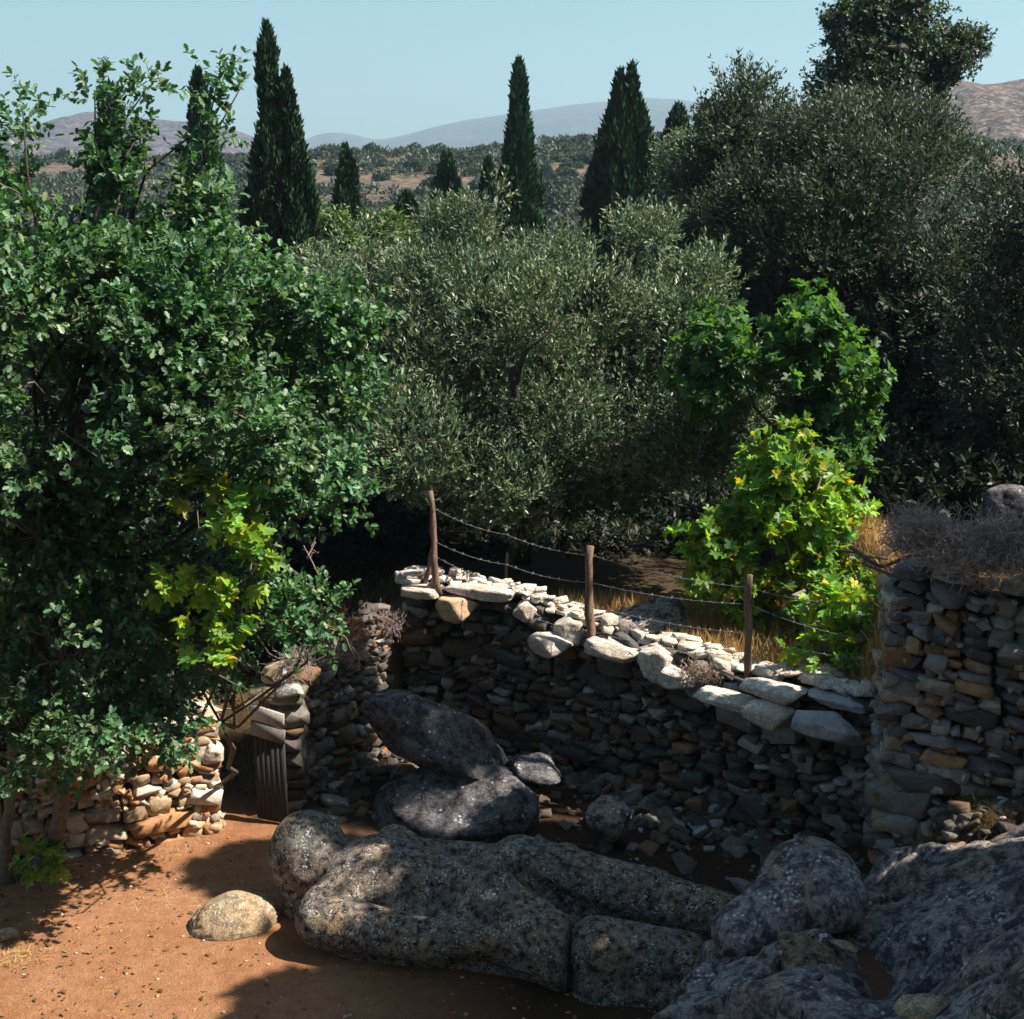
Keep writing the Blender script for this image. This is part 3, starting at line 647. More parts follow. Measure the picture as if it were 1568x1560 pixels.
# ------------------------------------------------------------------ foliage
def oak_shape():
    h = [(0, 0), (.12, .10), (.25, .24), (.36, .15), (.52, .34), (.62, .20), (.80, .24), (1, 0)]
    V = [(x, y, .28 * y) for x, y in h] + [(x, -y, .28 * y) for x, y in h[1:-1]]
    return np.array(V), [np.array([[0, 7, 6, 5, 4, 3, 2, 1]]), np.array([[0, 8, 9, 10, 11, 12, 13, 7]])]
def fig_shape():
    h = [(0, 0), (-.10, .18), (.02, .42), (.26, .50), (.34, .24), (.56, .50), (.78, .46), (.66, .16), (.90, .16), (1.06, 0)]
    V = [(x, y, .30 * y - .22 * x * x) for x, y in h] + [(x, -y, .30 * y - .22 * x * x) for x, y in h[1:-1]]
    return np.array(V), [np.array([[0, 9, 8, 7, 6, 5, 4, 3, 2, 1]]), np.array([[0, 10, 11, 12, 13, 14, 15, 16, 17, 9]])]
def olive_shape():
    V = [(0, 0, 0), (.45, .16, .03), (1, 0, -.03), (.45, -.16, .03)]; return np.array(V), [np.array([[0, 3, 2, 1]])]
def tuft_shape():
    V = [(0, 0, 0), (.4, .2, .05), (1, 0, 0), (.4, -.2, .05)]; return np.array(V), [np.array([[0, 3, 2, 1]])]
SHAPES = {'oak': oak_shape(), 'fig': fig_shape(), 'olive': olive_shape(), 'tuft': tuft_shape()}
def leaf_mesh(name, shape, P, ax, nr, size, pal, rs, mat, parent=None, jit=.25):
    tv, tf = SHAPES[shape]; n = len(P); ax = unit(ax); y = unit(np.cross(nr, ax)); zz = np.cross(ax, y)
    B = np.stack([ax, y, zz], 1) * size[:, None, None]
    V = P[:, None, :] + np.einsum('kc,ncd->nkd', tv, B)
    k = len(tv); base = np.arange(n)[:, None, None] * k
    faces = [(base + f[None]).reshape(-1, f.shape[1]) for f in tf]
    if len({f.shape[1] for f in faces}) == 1: faces = [np.concatenate(faces)]
    pal = np.array(pal); c = pal[rs.randint(len(pal), size=n)] * rs.uniform(1 - jit, 1 + jit, (n, 1)) * (1 + .45 * fbm(P * 1.9, 3, 55))[:, None] * np.array([1, 1, 1]) ** 1.0
    if shape in ('oak', 'olive', 'fig'): c = c * (1 + np.array([.25, .05, -.05]) * fbm(P * 2.7 + 9, 2, 56)[:, None])
    col = np.repeat(c, k, axis=0)
    me = mesh(name, V.reshape(-1, 3), faces, col)
    o = link(name, me, mat)
    if parent is not None: child_of(o, parent)
    return o
def crown_twigs(lobes, n, rs, shell=.5, gap=-.18, gfreq=.9, lump=.28, seed=0):
    """twig bases through the lobes of a crown, thinned by 3-D noise so gaps and clumps appear"""
    w = np.array([(l[1][0] * l[1][2] + l[1][0] * l[1][1]) * (l[2] if len(l) > 2 else 1) for l in lobes]); w = w / w.sum(); P = []; D = []
    for l, wi in zip(lobes, w):
        m = int(n * wi * 1.5) + 1; small = max(l[1]) < .30; d = unit(rs.normal(0, 1, (m, 3))); t = (shell ** 3 + (1 - shell ** 3) * rs.rand(m)) ** (1 / 3)
        t = t * (1 + lump * fbm(d * 2.2 + seed + l[0][0], 3, seed)); p = np.array(l[0]) + d * t[:, None] * np.array(l[1])
        g = fbm(p * gfreq, 3, seed + 5); k = (g > gap + rs.normal(0, .04, m)) | small; p, d = p[k], d[k]
        P.append(p[:int(n * wi) + 1]); D.append(d[:int(n * wi) + 1])
    return np.concatenate(P), np.concatenate(D)
def sublobes(lobes, rs, m=9, fr=.42):
    out = []
    for l in lobes:
        r = np.array(l[1]); w = l[2] if len(l) > 2 else 1
        if r.max() < .35: out.append((l[0], r, w)); continue
        out.append((l[0], r * .72, w * .35))
        for k in range(m):
            d = unit(rs.normal(0, 1, 3) + [0, 0, .25]); q = fr * rs.uniform(.7, 1.25)
            out.append((np.array(l[0]) + d * r * rs.uniform(.62, .86), r * q * [1, 1, .9] + .04, w * 1.0))
    return out
def foliage(name, lobes, ntw, per, kind, size, twig, pal, mat, seed, parent=None, up=.45, shell=.5, gap=-.18, gfreq=.9, lump=.28, along=.5, flat=.5, spread=.6, clump=0):
    rs = np.random.RandomState(seed); P, D = crown_twigs(sublobes(lobes, rs, clump) if clump else lobes, ntw, rs, shell, gap, gfreq, lump, seed); n = len(P)
    td = unit(D * .8 + np.array([0, 0, up]) + rs.normal(0, spread, (n, 3))); L = twig * rs.uniform(.5, 1.3, n)
    s = rs.uniform(0.05, 1, (n, per)); base = P[:, None, :] + td[:, None, :] * (s * L[:, None])[..., None]
    r = rs.normal(0, 1, (n, per, 3)); r = unit(r - (r * td[:, None]).sum(-1, keepdims=True) * td[:, None])
    ax = td[:, None] * along + r * (1 - along * .6); nrm = r * .5 + np.array([0, 0, flat + .4]) + td[:, None] * .5 + rs.normal(0, .45, (n, per, 3)) + D[:, None] * .4
    sz = size * rs.uniform(.65, 1.25, (n, per))
    return leaf_mesh(name, kind, base.reshape(-1, 3), ax.reshape(-1, 3), nrm.reshape(-1, 3), sz.ravel(), pal, rs, mat, parent), P, D
BARK = (.13, .105, .085)
def branches(mb, base, lobes, P, rs, r0, nsub=60, col=BARK, fork=.45):
    base = np.asarray(base, float); cen = np.mean([l[0] for l in lobes], axis=0); fk = base + (cen - base) * fork; fk[2] = base[2] + (cen[2] - base[2]) * fork
    tube(mb, curve(base - np.array([0, 0, .15]), fk, 8, .12, rs.randint(999)), np.linspace(r0, r0 * .7, 8), 9, col, .25)
    cs = np.array([l[0] for l in lobes])
    for l in lobes:
        tube(mb, curve(fk, l[0], 8, .22, rs.randint(999), (0, 0, .06)), np.linspace(r0 * .55, r0 * .16, 8), 7, col, .2)
    if len(P):
        for k in rs.choice(len(P), min(nsub, len(P)), False):
            j = np.argmin(np.linalg.norm(cs - P[k], axis=1)); a = cs[j] + (fk - cs[j]) * rs.uniform(0, .45)
            tube(mb, curve(a, P[k], 6, .25, rs.randint(999)), np.linspace(r0 * .17, r0 * .04, 6), 4, col)
def LB(px, py, Y, wpx, hpx, d=None, wt=1.0):
    p = at(px, py, Y); s = mpp(p); rx, rz = wpx * s, hpx * s; return (p, (rx, d if d else (rx + rz) / 2, rz), wt)

PAL_OAK = [(.070, .155, .065), (.05, .12, .05), (.09, .175, .08), (.16, .22, .13), (.07, .16, .08), (.035, .09, .04), (.055, .13, .045)]
PAL_OLIVE = [(.11, .17, .09), (.17, .22, .145), (.075, .13, .065), (.28, .32, .23), (.10, .15, .085), (.06, .10, .055)]
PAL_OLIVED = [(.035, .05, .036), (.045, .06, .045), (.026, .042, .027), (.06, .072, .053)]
PAL_FIG = [(.19, .36, .07), (.13, .29, .055), (.25, .42, .08), (.20, .34, .09), (.15, .27, .08)]
PAL_FIGY = PAL_FIG * 3 + [(.08, .21, .05)] * 4 + [(.34, .34, .03), (.24, .34, .03), (.20, .32, .04), (.40, .33, .03)]
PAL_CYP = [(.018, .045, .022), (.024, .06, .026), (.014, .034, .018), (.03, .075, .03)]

# -- oak at left: two stems from one root, wide crown hanging over the wall
oak = empty('oak_tree', (-4.75, 13.0, 0)); tag(oak, 'big leafy oak with two grey stems filling the left side', 'tree')
OL = [LB(100, 1010, 12.0, 190, 175, 1.0), LB(230, 950, 13.0, 150, 190, .6), LB(60, 820, 12.0, 190, 190, 1.2), LB(370, 900, 13.3, 80, 65, .4), LB(450, 950, 13.0, 65, 50, .35),
      LB(120, 640, 12.3, 240, 200, 1.4), LB(330, 620, 12.5, 180, 150, 1.1), LB(470, 690, 12.4, 110, 100, .8, 1.2), LB(520, 600, 12.7, 55, 60, .4), LB(555, 740, 12.4, 40, 50, .3, 1.3), LB(530, 500, 12.9, 50, 45, .4),
      LB(270, 480, 12.8, 190, 120, 1.2), LB(50, 470, 12.6, 150, 135, 1.2), LB(380, 530, 12.8, 130, 85, .8), LB(-20, 270, 12.6, 40, 90, .4, 1.1), LB(160, 400, 12.9, 95, 55, .8), LB(290, 395, 13.1, 65, 45, .6), LB(300, 330, 13.1, 40, 40, .4),
      LB(35, 170, 12.6, 28, 45, .3, 2), LB(172, 265, 13.0, 22, 75, .3, 2.0), LB(145, 140, 13.0, 15, 18, .2, 3), LB(225, 135, 13.0, 15, 14, .2, 3), LB(222, 190, 13.0, 12, 14, .15, 3),
      LB(300, 265, 13.2, 26, 55, .3, 2), LB(335, 190, 13.2, 20, 32, .25, 1.8), LB(335, 115, 13.2, 13, 13, .15, 2.4), LB(368, 135, 13.2, 8, 24, .15, 1.5), LB(170, 1140, 11.9, 110, 60, .6), LB(40, 1120, 12.2, 110, 80, .7),
      LB(-150, 900, 12.2, 200, 250, 1.4, .7), LB(-150, 500, 12.4, 200, 250, 1.4, .7), LB(420, 460, 13.0, 40, 40, .3)]
_, P, D = foliage('crown', OL, 10500, 12, 'oak', .080, .28, PAL_OAK, M_oak, 101, oak, gap=-.10, gfreq=1.3, shell=.5, lump=.25, clump=8)
mb = MB(); rs = np.random.RandomState(7)
b1, b2 = onz(14, 1352, 0), onz(30, 1338, 0); f1, f2 = at(18, 1190, 12.9), at(95, 1190, 12.75)
tube(mb, curve(b1 - [0, 0, .1], f1, 7, .05, 3), np.linspace(.065, .05, 7), 9, (.16, .14, .12), .2)
tube(mb, curve(b2 - [0, 0, .1], f2, 8, .04, 5, (.06, 0, -.08)), np.linspace(.11, .075, 8), 9, (.13, .11, .10), .2)
hub = at(60, 900, 12.6); tube(mb, curve(f1, at(0, 760, 12.6), 7, .1, 5), np.linspace(.05, .03, 7), 7, BARK, .2); tube(mb, curve(f2, hub, 7, .1, 6), np.linspace(.075, .06, 7), 8, BARK, .2)
tube(mb, curve(at(-40, 760, 12.2), at(130, 705, 12.2), 7, .05, 8), np.linspace(.06, .03, 7), 7, BARK, .2); tube(mb, curve(hub, at(-40, 760, 12.2), 6, .1, 8), np.linspace(.06, .05, 6), 7, BARK, .2)
for l in OL:
    tube(mb, curve(hub, l[0], 10, .10, rs.randint(999)), np.linspace(.04, .006, 10), 6, (.06, .05, .042), .2)
for k in rs.choice(len(P), 260, False):
    cs = np.array([l[0] for l in OL]); j = np.argmin(np.linalg.norm(cs - P[k], axis=1)); tube(mb, curve(cs[j], P[k], 5, .2, rs.randint(999)), np.linspace(.014, .004, 5), 4, BARK)
child_of(mb.build('trunk', M_bark, smooth=True), oak)

# -- generic tree
def tree(name, base, lobes, ntw, per, kind, size, twig, pal, mat, seed, label, r0=.14, cat='tree', group=None, nsub=60, col=BARK, **kw):
    base = np.asarray(base, float); root = empty(name, tuple(float(q) for q in base)); tag(root, label, cat, group)
    _, P, D = foliage('crown', lobes, ntw, per, kind, size, twig, pal, mat, seed, root, **kw)
    mb = MB(); branches(mb, base, lobes, P, np.random.RandomState(seed + 1), r0, nsub, col)
    child_of(mb.build('trunk', M_bark, smooth=True), root); return root
def gnd(px, Y):
    x = (px - CX) / FPX * (Y * math.cos(PITCH) + 5 * math.sin(PITCH)); return np.array([x, Y, float(ground_z(x, Y))])

# central olive
CO = [LB(780, 590, 19.0, 220, 170, 1.9), LB(640, 630, 18.8, 150, 130, 1.5), LB(930, 640, 18.7, 180, 150, 1.6), LB(710, 455, 19.6, 130, 80, 1.3), LB(870, 465, 19.6, 130, 80, 1.3), LB(570, 460, 19.6, 80, 65, .9),
      LB(1020, 480, 19.3, 85, 65, .9), LB(1060, 600, 18.9, 100, 90, 1.0), LB(985, 362, 19.6, 45, 38, .5), LB(705, 362, 19.8, 58, 34, .6), LB(845, 395, 19.7, 50, 28, .5), LB(790, 710, 18.2, 140, 75, 1.0), LB(650, 720, 18.2, 90, 55, .8),
      LB(1000, 710, 18.3, 110, 60, .9), LB(550, 560, 19.2, 70, 90, .8), LB(820, 805, 18.0, 32, 36, .3), LB(740, 780, 18.0, 55, 32, .4), LB(1120, 650, 18.6, 65, 55, .7), LB(1080, 430, 19.4, 40, 35, .4), LB(760, 300, 19.9, 18, 16, .2), LB(540, 380, 19.8, 30, 28, .3)]
tree('olive_tree', gnd(790, 19.3), CO, 25000, 11, 'olive', .078, .34, PAL_OLIVE, M_olive, 201, 'broad silvery olive tree in the middle behind the wire fence', .17, nsub=160, up=.9, gap=-.25, gfreq=1.1, along=.75, lump=.3, flat=.1, spread=.4, clump=10)
co = [o for o in scene.objects if o.name == 'olive_tree'][0]
mb = MB(); pts = lambda *a: np.array([at(*q) for q in a])
for k, (P_, r) in enumerate([(((800, 860, 18.9), (792, 760, 18.4), (786, 660, 17.9), (780, 560, 17.5)), (.12, .05)), (((782, 590, 17.6), (815, 530, 17.4), (850, 490, 17.4)), (.04, .012)),
        (((790, 700, 18.0), (830, 655, 17.8), (860, 620, 17.8)), (.04, .012))]):
    Q = pts(*P_); tt = np.linspace(0, 1, 14); t0 = np.linspace(0, 1, len(Q)); Q = np.stack([np.interp(tt, t0, Q[:, j]) for j in range(3)], -1); Q[:, 0] += .05 * np.sin(tt * 9 + k); tube(mb, Q, np.linspace(r[0], r[1], 14), 7, (.045, .038, .03), .25, k)
child_of(mb.build('limb', M_bark, smooth=True), co)
# large olive at right
RO = [LB(1290, 290, 24, 210, 110, 2.2), LB(1180, 230, 24.5, 90, 80, 1.4), LB(1370, 262, 24, 80, 62, 1.4), LB(1130, 160, 24.8, 45, 40, .7), LB(1240, 350, 22.8, 150, 90, 1.6), LB(1400, 400, 22.8, 90, 85, 1.5), LB(1160, 340, 22.8, 90, 60, 1.0),
      LB(1320, 470, 23.5, 160, 110, 1.7), LB(1140, 440, 23.8, 100, 90, 1.2), LB(1330, 205, 24.2, 55, 40, .9), LB(1450, 400, 23.5, 35, 55, .7), LB(1080, 330, 25, 60, 90, .9)]
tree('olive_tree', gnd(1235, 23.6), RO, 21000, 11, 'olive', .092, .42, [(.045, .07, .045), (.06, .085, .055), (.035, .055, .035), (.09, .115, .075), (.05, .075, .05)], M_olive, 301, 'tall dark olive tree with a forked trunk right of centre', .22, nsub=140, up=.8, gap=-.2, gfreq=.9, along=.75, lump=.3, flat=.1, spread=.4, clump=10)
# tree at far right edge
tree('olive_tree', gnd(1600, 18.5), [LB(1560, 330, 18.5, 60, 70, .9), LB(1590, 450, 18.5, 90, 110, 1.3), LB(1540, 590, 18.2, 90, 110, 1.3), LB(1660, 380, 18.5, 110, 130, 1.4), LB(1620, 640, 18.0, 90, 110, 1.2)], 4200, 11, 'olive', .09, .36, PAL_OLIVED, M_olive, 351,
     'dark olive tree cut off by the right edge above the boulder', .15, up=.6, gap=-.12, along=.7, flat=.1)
# tall tree rising behind the right olive
tree('holm_oak', gnd(1370, 33), [LB(1360, 90, 33, 75, 70, 1.6), LB(1310, 130, 33, 55, 55, 1.3), LB(1390, 150, 33, 60, 50, 1.2), LB(1340, 10, 33, 45, 40, 1.0), LB(1395, 25, 33, 38, 45, 1), LB(1425, 100, 33, 40, 35, .9), LB(1462, 72, 33, 38, 22, .7, 1.6), LB(1290, 60, 33, 30, 50, .7), LB(1380, 220, 33, 80, 70, 1.6)], 5200, 12, 'oak', .095, .36,
     [(.035, .06, .04), (.05, .075, .05), (.03, .05, .035), (.065, .09, .06)], M_oak, 401, 'tall dark open crowned tree rising against the sky at upper right', .25, nsub=160, gap=-.16, gfreq=.9, up=.3, shell=.3, lump=.35, clump=7)
# shaded trees closing the grove
for k, (px, Y, lobes, lab) in enumerate([
        (1450, 21.5, [LB(1440, 560, 21.5, 130, 120, 1.6), LB(1400, 700, 21, 120, 90, 1.4), LB(1520, 700, 20, 100, 100, 1.3)], 'dense dark tree in deep shade above the tall wall at right'),
        (1150, 25, [LB(1130, 540, 25, 120, 130, 1.8), LB(1100, 420, 25.5, 90, 90, 1.4), LB(1240, 620, 24.5, 90, 120, 1.4)], 'dark tree filling the gap between the two large olives'),
        (480, 22, [LB(500, 620, 22, 120, 150, 1.6), LB(470, 520, 22.5, 80, 80, 1.2), LB(600, 740, 21.5, 120, 90, 1.3), LB(480, 800, 20, 120, 80, 1.2)], 'shadowy tree behind the tip of the oak branch'),
        (820, 24, [LB(820, 760, 23.5, 200, 110, 1.5), LB(980, 780, 23, 150, 90, 1.4), LB(650, 700, 24, 150, 120, 1.5)], 'dark low tree behind the central olive trunk'),
        (150, 20, [LB(120, 800, 18, 220, 220, 1.8), LB(330, 780, 18.5, 150, 180, 1.6), LB(150, 500, 19, 200, 160, 1.8)], 'shaded tree standing behind the oak beyond the low wall')]):
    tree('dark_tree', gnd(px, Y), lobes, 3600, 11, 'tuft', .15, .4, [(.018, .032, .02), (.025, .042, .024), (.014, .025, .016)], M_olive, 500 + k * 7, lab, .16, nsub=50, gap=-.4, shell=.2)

for k, (x, y) in enumerate([(13, 22.0), (12, 25), (14, 29)]):      # unseen trees, added only to cast shade into the grove
    c = np.array([x, y, 0]); c[2] = ground_z(x, y)
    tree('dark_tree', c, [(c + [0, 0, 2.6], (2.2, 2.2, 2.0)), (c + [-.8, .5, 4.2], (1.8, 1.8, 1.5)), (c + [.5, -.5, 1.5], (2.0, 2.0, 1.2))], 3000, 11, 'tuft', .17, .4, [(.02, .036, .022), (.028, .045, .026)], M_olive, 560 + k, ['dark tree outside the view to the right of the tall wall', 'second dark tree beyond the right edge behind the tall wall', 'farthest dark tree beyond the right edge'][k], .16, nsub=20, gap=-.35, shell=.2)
SH = [((6.2, 11.55, 10.4), (1.3, .85, 1.4)), ((6.2, 8.6, 9.1), (1.3, .95, 1.3)), ((6.2, 9.3, 9.5), (1.2, .55, 1.1)), ((6.2, 10.4, 9.9), (1.0, .35, .9), .05), ((6.2, 10.05, 7.9), (1.4, 1.4, 1.5), .22), ((6.3, 12.55, 7.5), (.7, .75, 1.2)), ((6.3, 10.9, 8.6), (1.0, .7, 1.6)), ((6.3, 8.0, 7.3), (1.4, 1.7, 1.6)), ((6.3, 9.6, 5.6), (1.3, 1.5, 1.3)), ((6.3, 8.0, 5.2), (1.3, 1.9, 1.3)), ((6.3, 11.7, 8.1), (.8, .9, 1.7)), ((6.1, 12.0, 4.9), (.8, .9, .8)), ((6.2, 11.2, 6.2), (.8, .8, 1.0))]  # leaf lobes of the unseen oak, placed to shape the shadow over the statue
c = np.array([9.6, 12.9, 3.0]); tree('dark_tree', c, [((8.0, 13.7, 14.2), (.8, .6, 1.0)), ((8.9, 13.0, 14.0), (1.0, .8, 1.2))], 900, 11, 'tuft', .16, .3, [(.02, .036, .022)], M_olive, 585, 'high crowned tree outside the right edge shading the gateway wall', .16, nsub=20, gap=-.5, shell=.2, lump=.2)  # unseen crown, added only to keep sun off the gateway wall
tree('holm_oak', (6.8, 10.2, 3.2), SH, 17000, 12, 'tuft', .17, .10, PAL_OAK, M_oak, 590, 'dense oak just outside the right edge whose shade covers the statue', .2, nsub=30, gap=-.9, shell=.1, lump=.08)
# -- fig trees
tree('fig_tree', gnd(1235, 15.6), [LB(1180, 800, 16.1, 105, 70, 0.56), LB(1210, 740, 16.2, 75, 60, 0.44), LB(1215, 680, 16.2, 38, 38, 0.24), LB(1110, 850, 16.0, 60, 55, 0.32), LB(1240, 880, 15.9, 85, 70, 0.48), LB(1290, 960, 14.7, 45, 75, 0.32, 1.1), LB(1270, 780, 16.1, 50, 55, 0.32),
      LB(1160, 920, 16.0, 50, 45, 0.32), LB(1310, 905, 14.9, 30, 35, 0.20), LB(1262, 1005, 14.5, 45, 35, 0.24)], 640, 6, 'fig', .135, .20, PAL_FIGY, M_fig, 601,
     'bright green fig with yellowing leaves beside the short fence post', .05, nsub=70, gap=-.2, gfreq=2.2, up=.3, flat=.5, spread=.8, col=(.2, .17, .14), clump=6)
tree('fig_tree', gnd(1230, 17.2), [LB(1250, 520, 17.2, 70, 50, .7), LB(1280, 600, 17.1, 55, 70, .6), LB(1190, 560, 17.2, 50, 55, .6), LB(1090, 525, 17.3, 48, 42, .5), LB(1265, 680, 17.0, 60, 60, .6), LB(1100, 600, 17.2, 50, 50, .5)], 560, 6, 'fig', .135, .24, [(.05, .14, .05), (.07, .17, .065), (.045, .11, .04)], M_fig, 621,
     'green fig tree standing higher up behind the bright fig', .07, nsub=50, gap=-.3, up=.3, flat=.5, clump=6)
tree('fig_tree', gnd(330, 14.8), [LB(365, 785, 11.6, 34, 40, .25), LB(398, 865, 11.6, 24, 34, .2), LB(300, 755, 11.6, 24, 20, .15), LB(330, 920, 11.6, 44, 24, .2), LB(310, 985, 11.6, 34, 22, .15), LB(350, 975, 11.6, 22, 22, .15), LB(260, 900, 11.6, 20, 30, .15)], 85, 5, 'fig', .13, .14, PAL_FIGY + [(.4, .42, .05), (.3, .42, .05)], M_fig, 641,
     'slender fig with glowing yellow green leaves showing below the oak crown', .03, nsub=30, gap=-.9, up=.2, flat=.7)
tree('fig_shoot', onz(62, 1362, 0), [LB(60, 1322, 12.75, 24, 26, .16)], 26, 5, 'fig', .10, .12, PAL_FIG, M_fig, 661, 'small bright green sapling at the foot of the oak stems', .012, cat='sapling', nsub=10, gap=-.9)

# -- cypresses
def cypress(tips, Y, base_py, seed, label, n=9000, pal=PAL_CYP, dens=2.2, group='cypresses'):
    """tips: (px, py_top, [(py, halfwidth px), ...])"""
    rs = np.random.RandomState(seed); px0 = tips[0][0]; b = gnd(px0, Y); root = empty('cypress_tree', tuple(float(q) for q in b)); tag(root, label, 'cypress', group)
    P = []; A = []; mb = MB()
    for (px, top, prof) in tips:
        pt = at(px, top, Y); s = mpp(pt); pys = np.array([top] + [q[0] for q in prof]); ws = np.array([1.5] + [q[1] for q in prof])
        area = np.trapezoid(ws, pys) if hasattr(np, 'trapezoid') else np.trapz(ws, pys); m = int(n * dens * area / sum(np.trapz([1.5] + [q[1] for q in t[2]], [t[1]] + [q[0] for q in t[2]]) if hasattr(np, 'trapz') else area for t in tips))
        cdf = np.cumsum(np.interp(np.linspace(pys[0], pys[-1], 200), pys, ws)); cdf = cdf / cdf[-1]; py = np.interp(rs.rand(m), cdf, np.linspace(pys[0], pys[-1], 200))
        w = np.interp(py, pys, ws) * s; th = rs.uniform(0, 2 * math.pi, m); zc = np.array([at(px, q, Y)[2] for q in (pys[0], pys[-1])]); z = np.interp(py, [pys[0], pys[-1]], zc)
        q3 = np.stack([np.cos(th) * 2.2, np.sin(th) * 2.2, z * 1.3 + px], -1); lump = 1 + .95 * fbm(q3 + seed, 3, seed, .6)
        r = w * lump * np.sqrt(rs.uniform(.35, 1, m)) ; x = pt[0] + np.cos(th) * r; y = Y + np.sin(th) * r
        P.append(np.stack([x, y, z], -1)); out = np.stack([np.cos(th), np.sin(th), np.zeros(m)], -1); A.append(out * .35 + np.array([0, 0, 1]) + rs.normal(0, .25, (m, 3)))
        tube(mb, curve(b - [0, 0, .2], pt - [0, 0, .3], 8, .01, seed), np.linspace(.16, .02, 8), 7, BARK)
    P = np.concatenate(P); A = np.concatenate(A); k = len(P); D = unit(P - np.array([at(px0, 200, Y)[0], Y, 0])); D[:, 2] = 0
    o = leaf_mesh('crown', 'tuft', P, A, D + rs.normal(0, .5, (k, 3)), .0050 * Y * rs.uniform(.6, 1.4, k) , pal, rs, M_cyp, root)
    child_of(mb.build('trunk', M_bark), root); return root
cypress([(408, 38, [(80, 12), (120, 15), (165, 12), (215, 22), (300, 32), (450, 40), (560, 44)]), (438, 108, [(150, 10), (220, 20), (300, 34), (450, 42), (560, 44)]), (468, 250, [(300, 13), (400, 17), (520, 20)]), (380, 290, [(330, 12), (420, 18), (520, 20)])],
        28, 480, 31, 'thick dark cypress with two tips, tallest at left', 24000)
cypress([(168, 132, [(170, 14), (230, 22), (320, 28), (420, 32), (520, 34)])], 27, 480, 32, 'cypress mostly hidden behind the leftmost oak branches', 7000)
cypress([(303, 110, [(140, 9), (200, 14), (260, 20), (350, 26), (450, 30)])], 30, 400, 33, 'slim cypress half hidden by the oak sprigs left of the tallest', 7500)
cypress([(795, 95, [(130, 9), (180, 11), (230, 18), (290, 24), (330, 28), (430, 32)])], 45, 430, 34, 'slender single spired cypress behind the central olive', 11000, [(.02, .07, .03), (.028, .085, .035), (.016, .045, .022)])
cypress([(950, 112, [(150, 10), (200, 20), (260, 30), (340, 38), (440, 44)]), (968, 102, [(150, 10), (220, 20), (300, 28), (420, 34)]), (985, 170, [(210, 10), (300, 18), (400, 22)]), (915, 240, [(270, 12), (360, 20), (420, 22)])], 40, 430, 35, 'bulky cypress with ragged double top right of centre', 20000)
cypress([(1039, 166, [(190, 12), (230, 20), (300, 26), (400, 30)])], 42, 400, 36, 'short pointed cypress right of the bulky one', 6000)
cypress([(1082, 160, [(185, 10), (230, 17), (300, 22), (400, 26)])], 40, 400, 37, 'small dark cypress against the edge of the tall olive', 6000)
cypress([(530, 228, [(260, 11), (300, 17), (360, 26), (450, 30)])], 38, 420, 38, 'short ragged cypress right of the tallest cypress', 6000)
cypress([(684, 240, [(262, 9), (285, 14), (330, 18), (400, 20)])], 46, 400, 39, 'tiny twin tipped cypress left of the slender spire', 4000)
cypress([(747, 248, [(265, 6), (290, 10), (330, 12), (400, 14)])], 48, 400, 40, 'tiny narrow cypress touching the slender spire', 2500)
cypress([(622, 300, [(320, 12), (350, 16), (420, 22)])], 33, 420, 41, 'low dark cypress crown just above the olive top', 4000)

# pale green shrubby trees between cypresses and olive
for k, (px, py, Y, w, h, lab) in enumerate([(590, 372, 31, 40, 28, 'yellow green bush between two small dark cypresses'), (510, 375, 30, 25, 38, 'light green bush right of the thick cypress'), (1120, 250, 30, 60, 70, 'grey olive crown behind the small dark cypress'),
        (480, 430, 25, 35, 30, 'bushy shrub at the foot of the thick cypress'), (1050, 260, 38, 45, 50, 'dark bush below the short pointed cypress')]):
    tree('shrub', gnd(px, Y), [LB(px, py, Y, w, h, w * Y / 2100), LB(px + w * .4, py + h, Y, w, h, w * Y / 2100)], 900, 10, 'olive', .14, .4, PAL_OLIVE if k != 0 and k != 1 else [(.09, .16, .04), (.12, .19, .05), (.07, .13, .04)], M_olive, 700 + k * 3, lab, .08, cat='shrub', nsub=20, gap=-.3)

# -- scrub on the far hill: individual bushes, copies of four shapes
def scrub_proto(k):
    lobes = [((0, 0, .9), (1.5, 1.3, .95)), ((.9, .2, .8), (1.0, .9, .7)), ((-.8, -.2, .7), (.9, .9, .65))]
    rs = np.random.RandomState(800 + k); lobes = [(np.array(c) + rs.normal(0, .25, 3) * [1, 1, .3], r) for c, r in lobes]
    o, P, D = foliage('shrub', lobes, 420, 5, 'tuft', .42, .3, [(.035, .06, .045), (.05, .08, .055), (.028, .045, .04), (.06, .085, .06)], M_olive, 810 + k, None, gap=-.5, shell=.6)
    return o
protos = [scrub_proto(k) for k in range(4)]; rs = np.random.RandomState(90); used = set(); cnt = 0; spots = []
HW = ['round dark', 'low grey green', 'broad olive green', 'small dusky']
while len(spots) < 290:
    y = rs.uniform(85, 212); x = rs.uniform(-.34, .40) * y
    px = CX + x / y * 2100 * 1.0
    if not (300 < px < 1120) and rs.rand() < .8: continue
    spots.append((x, y))
spots.sort(key=lambda q: -q[1])
refs = [(340, 'left of the thick cypress'), (500, 'right of the thick cypress'), (600, 'above the low cypress'), (710, 'left of the slender cypress'), (860, 'left of the bulky cypress'), (1000, 'right of the bulky cypress'), (1200, 'behind the tall olive')]
ORD = ['first', 'second', 'third', 'fourth', 'fifth', 'sixth', 'seventh', 'eighth', 'ninth', 'tenth'] + ['%dth' % q for q in range(11, 60)]
cells = {}
for i, (x, y) in enumerate(spots):
    px = CX + x / y * 2100; ref = min(refs, key=lambda r: abs(r[0] - px))[1]; band = 'crest' if y > 185 else ('upper slope' if y > 150 else ('middle slope' if y > 115 else 'lower slope'))
    cells.setdefault((ref, band), []).append((px, i))
lab = {}
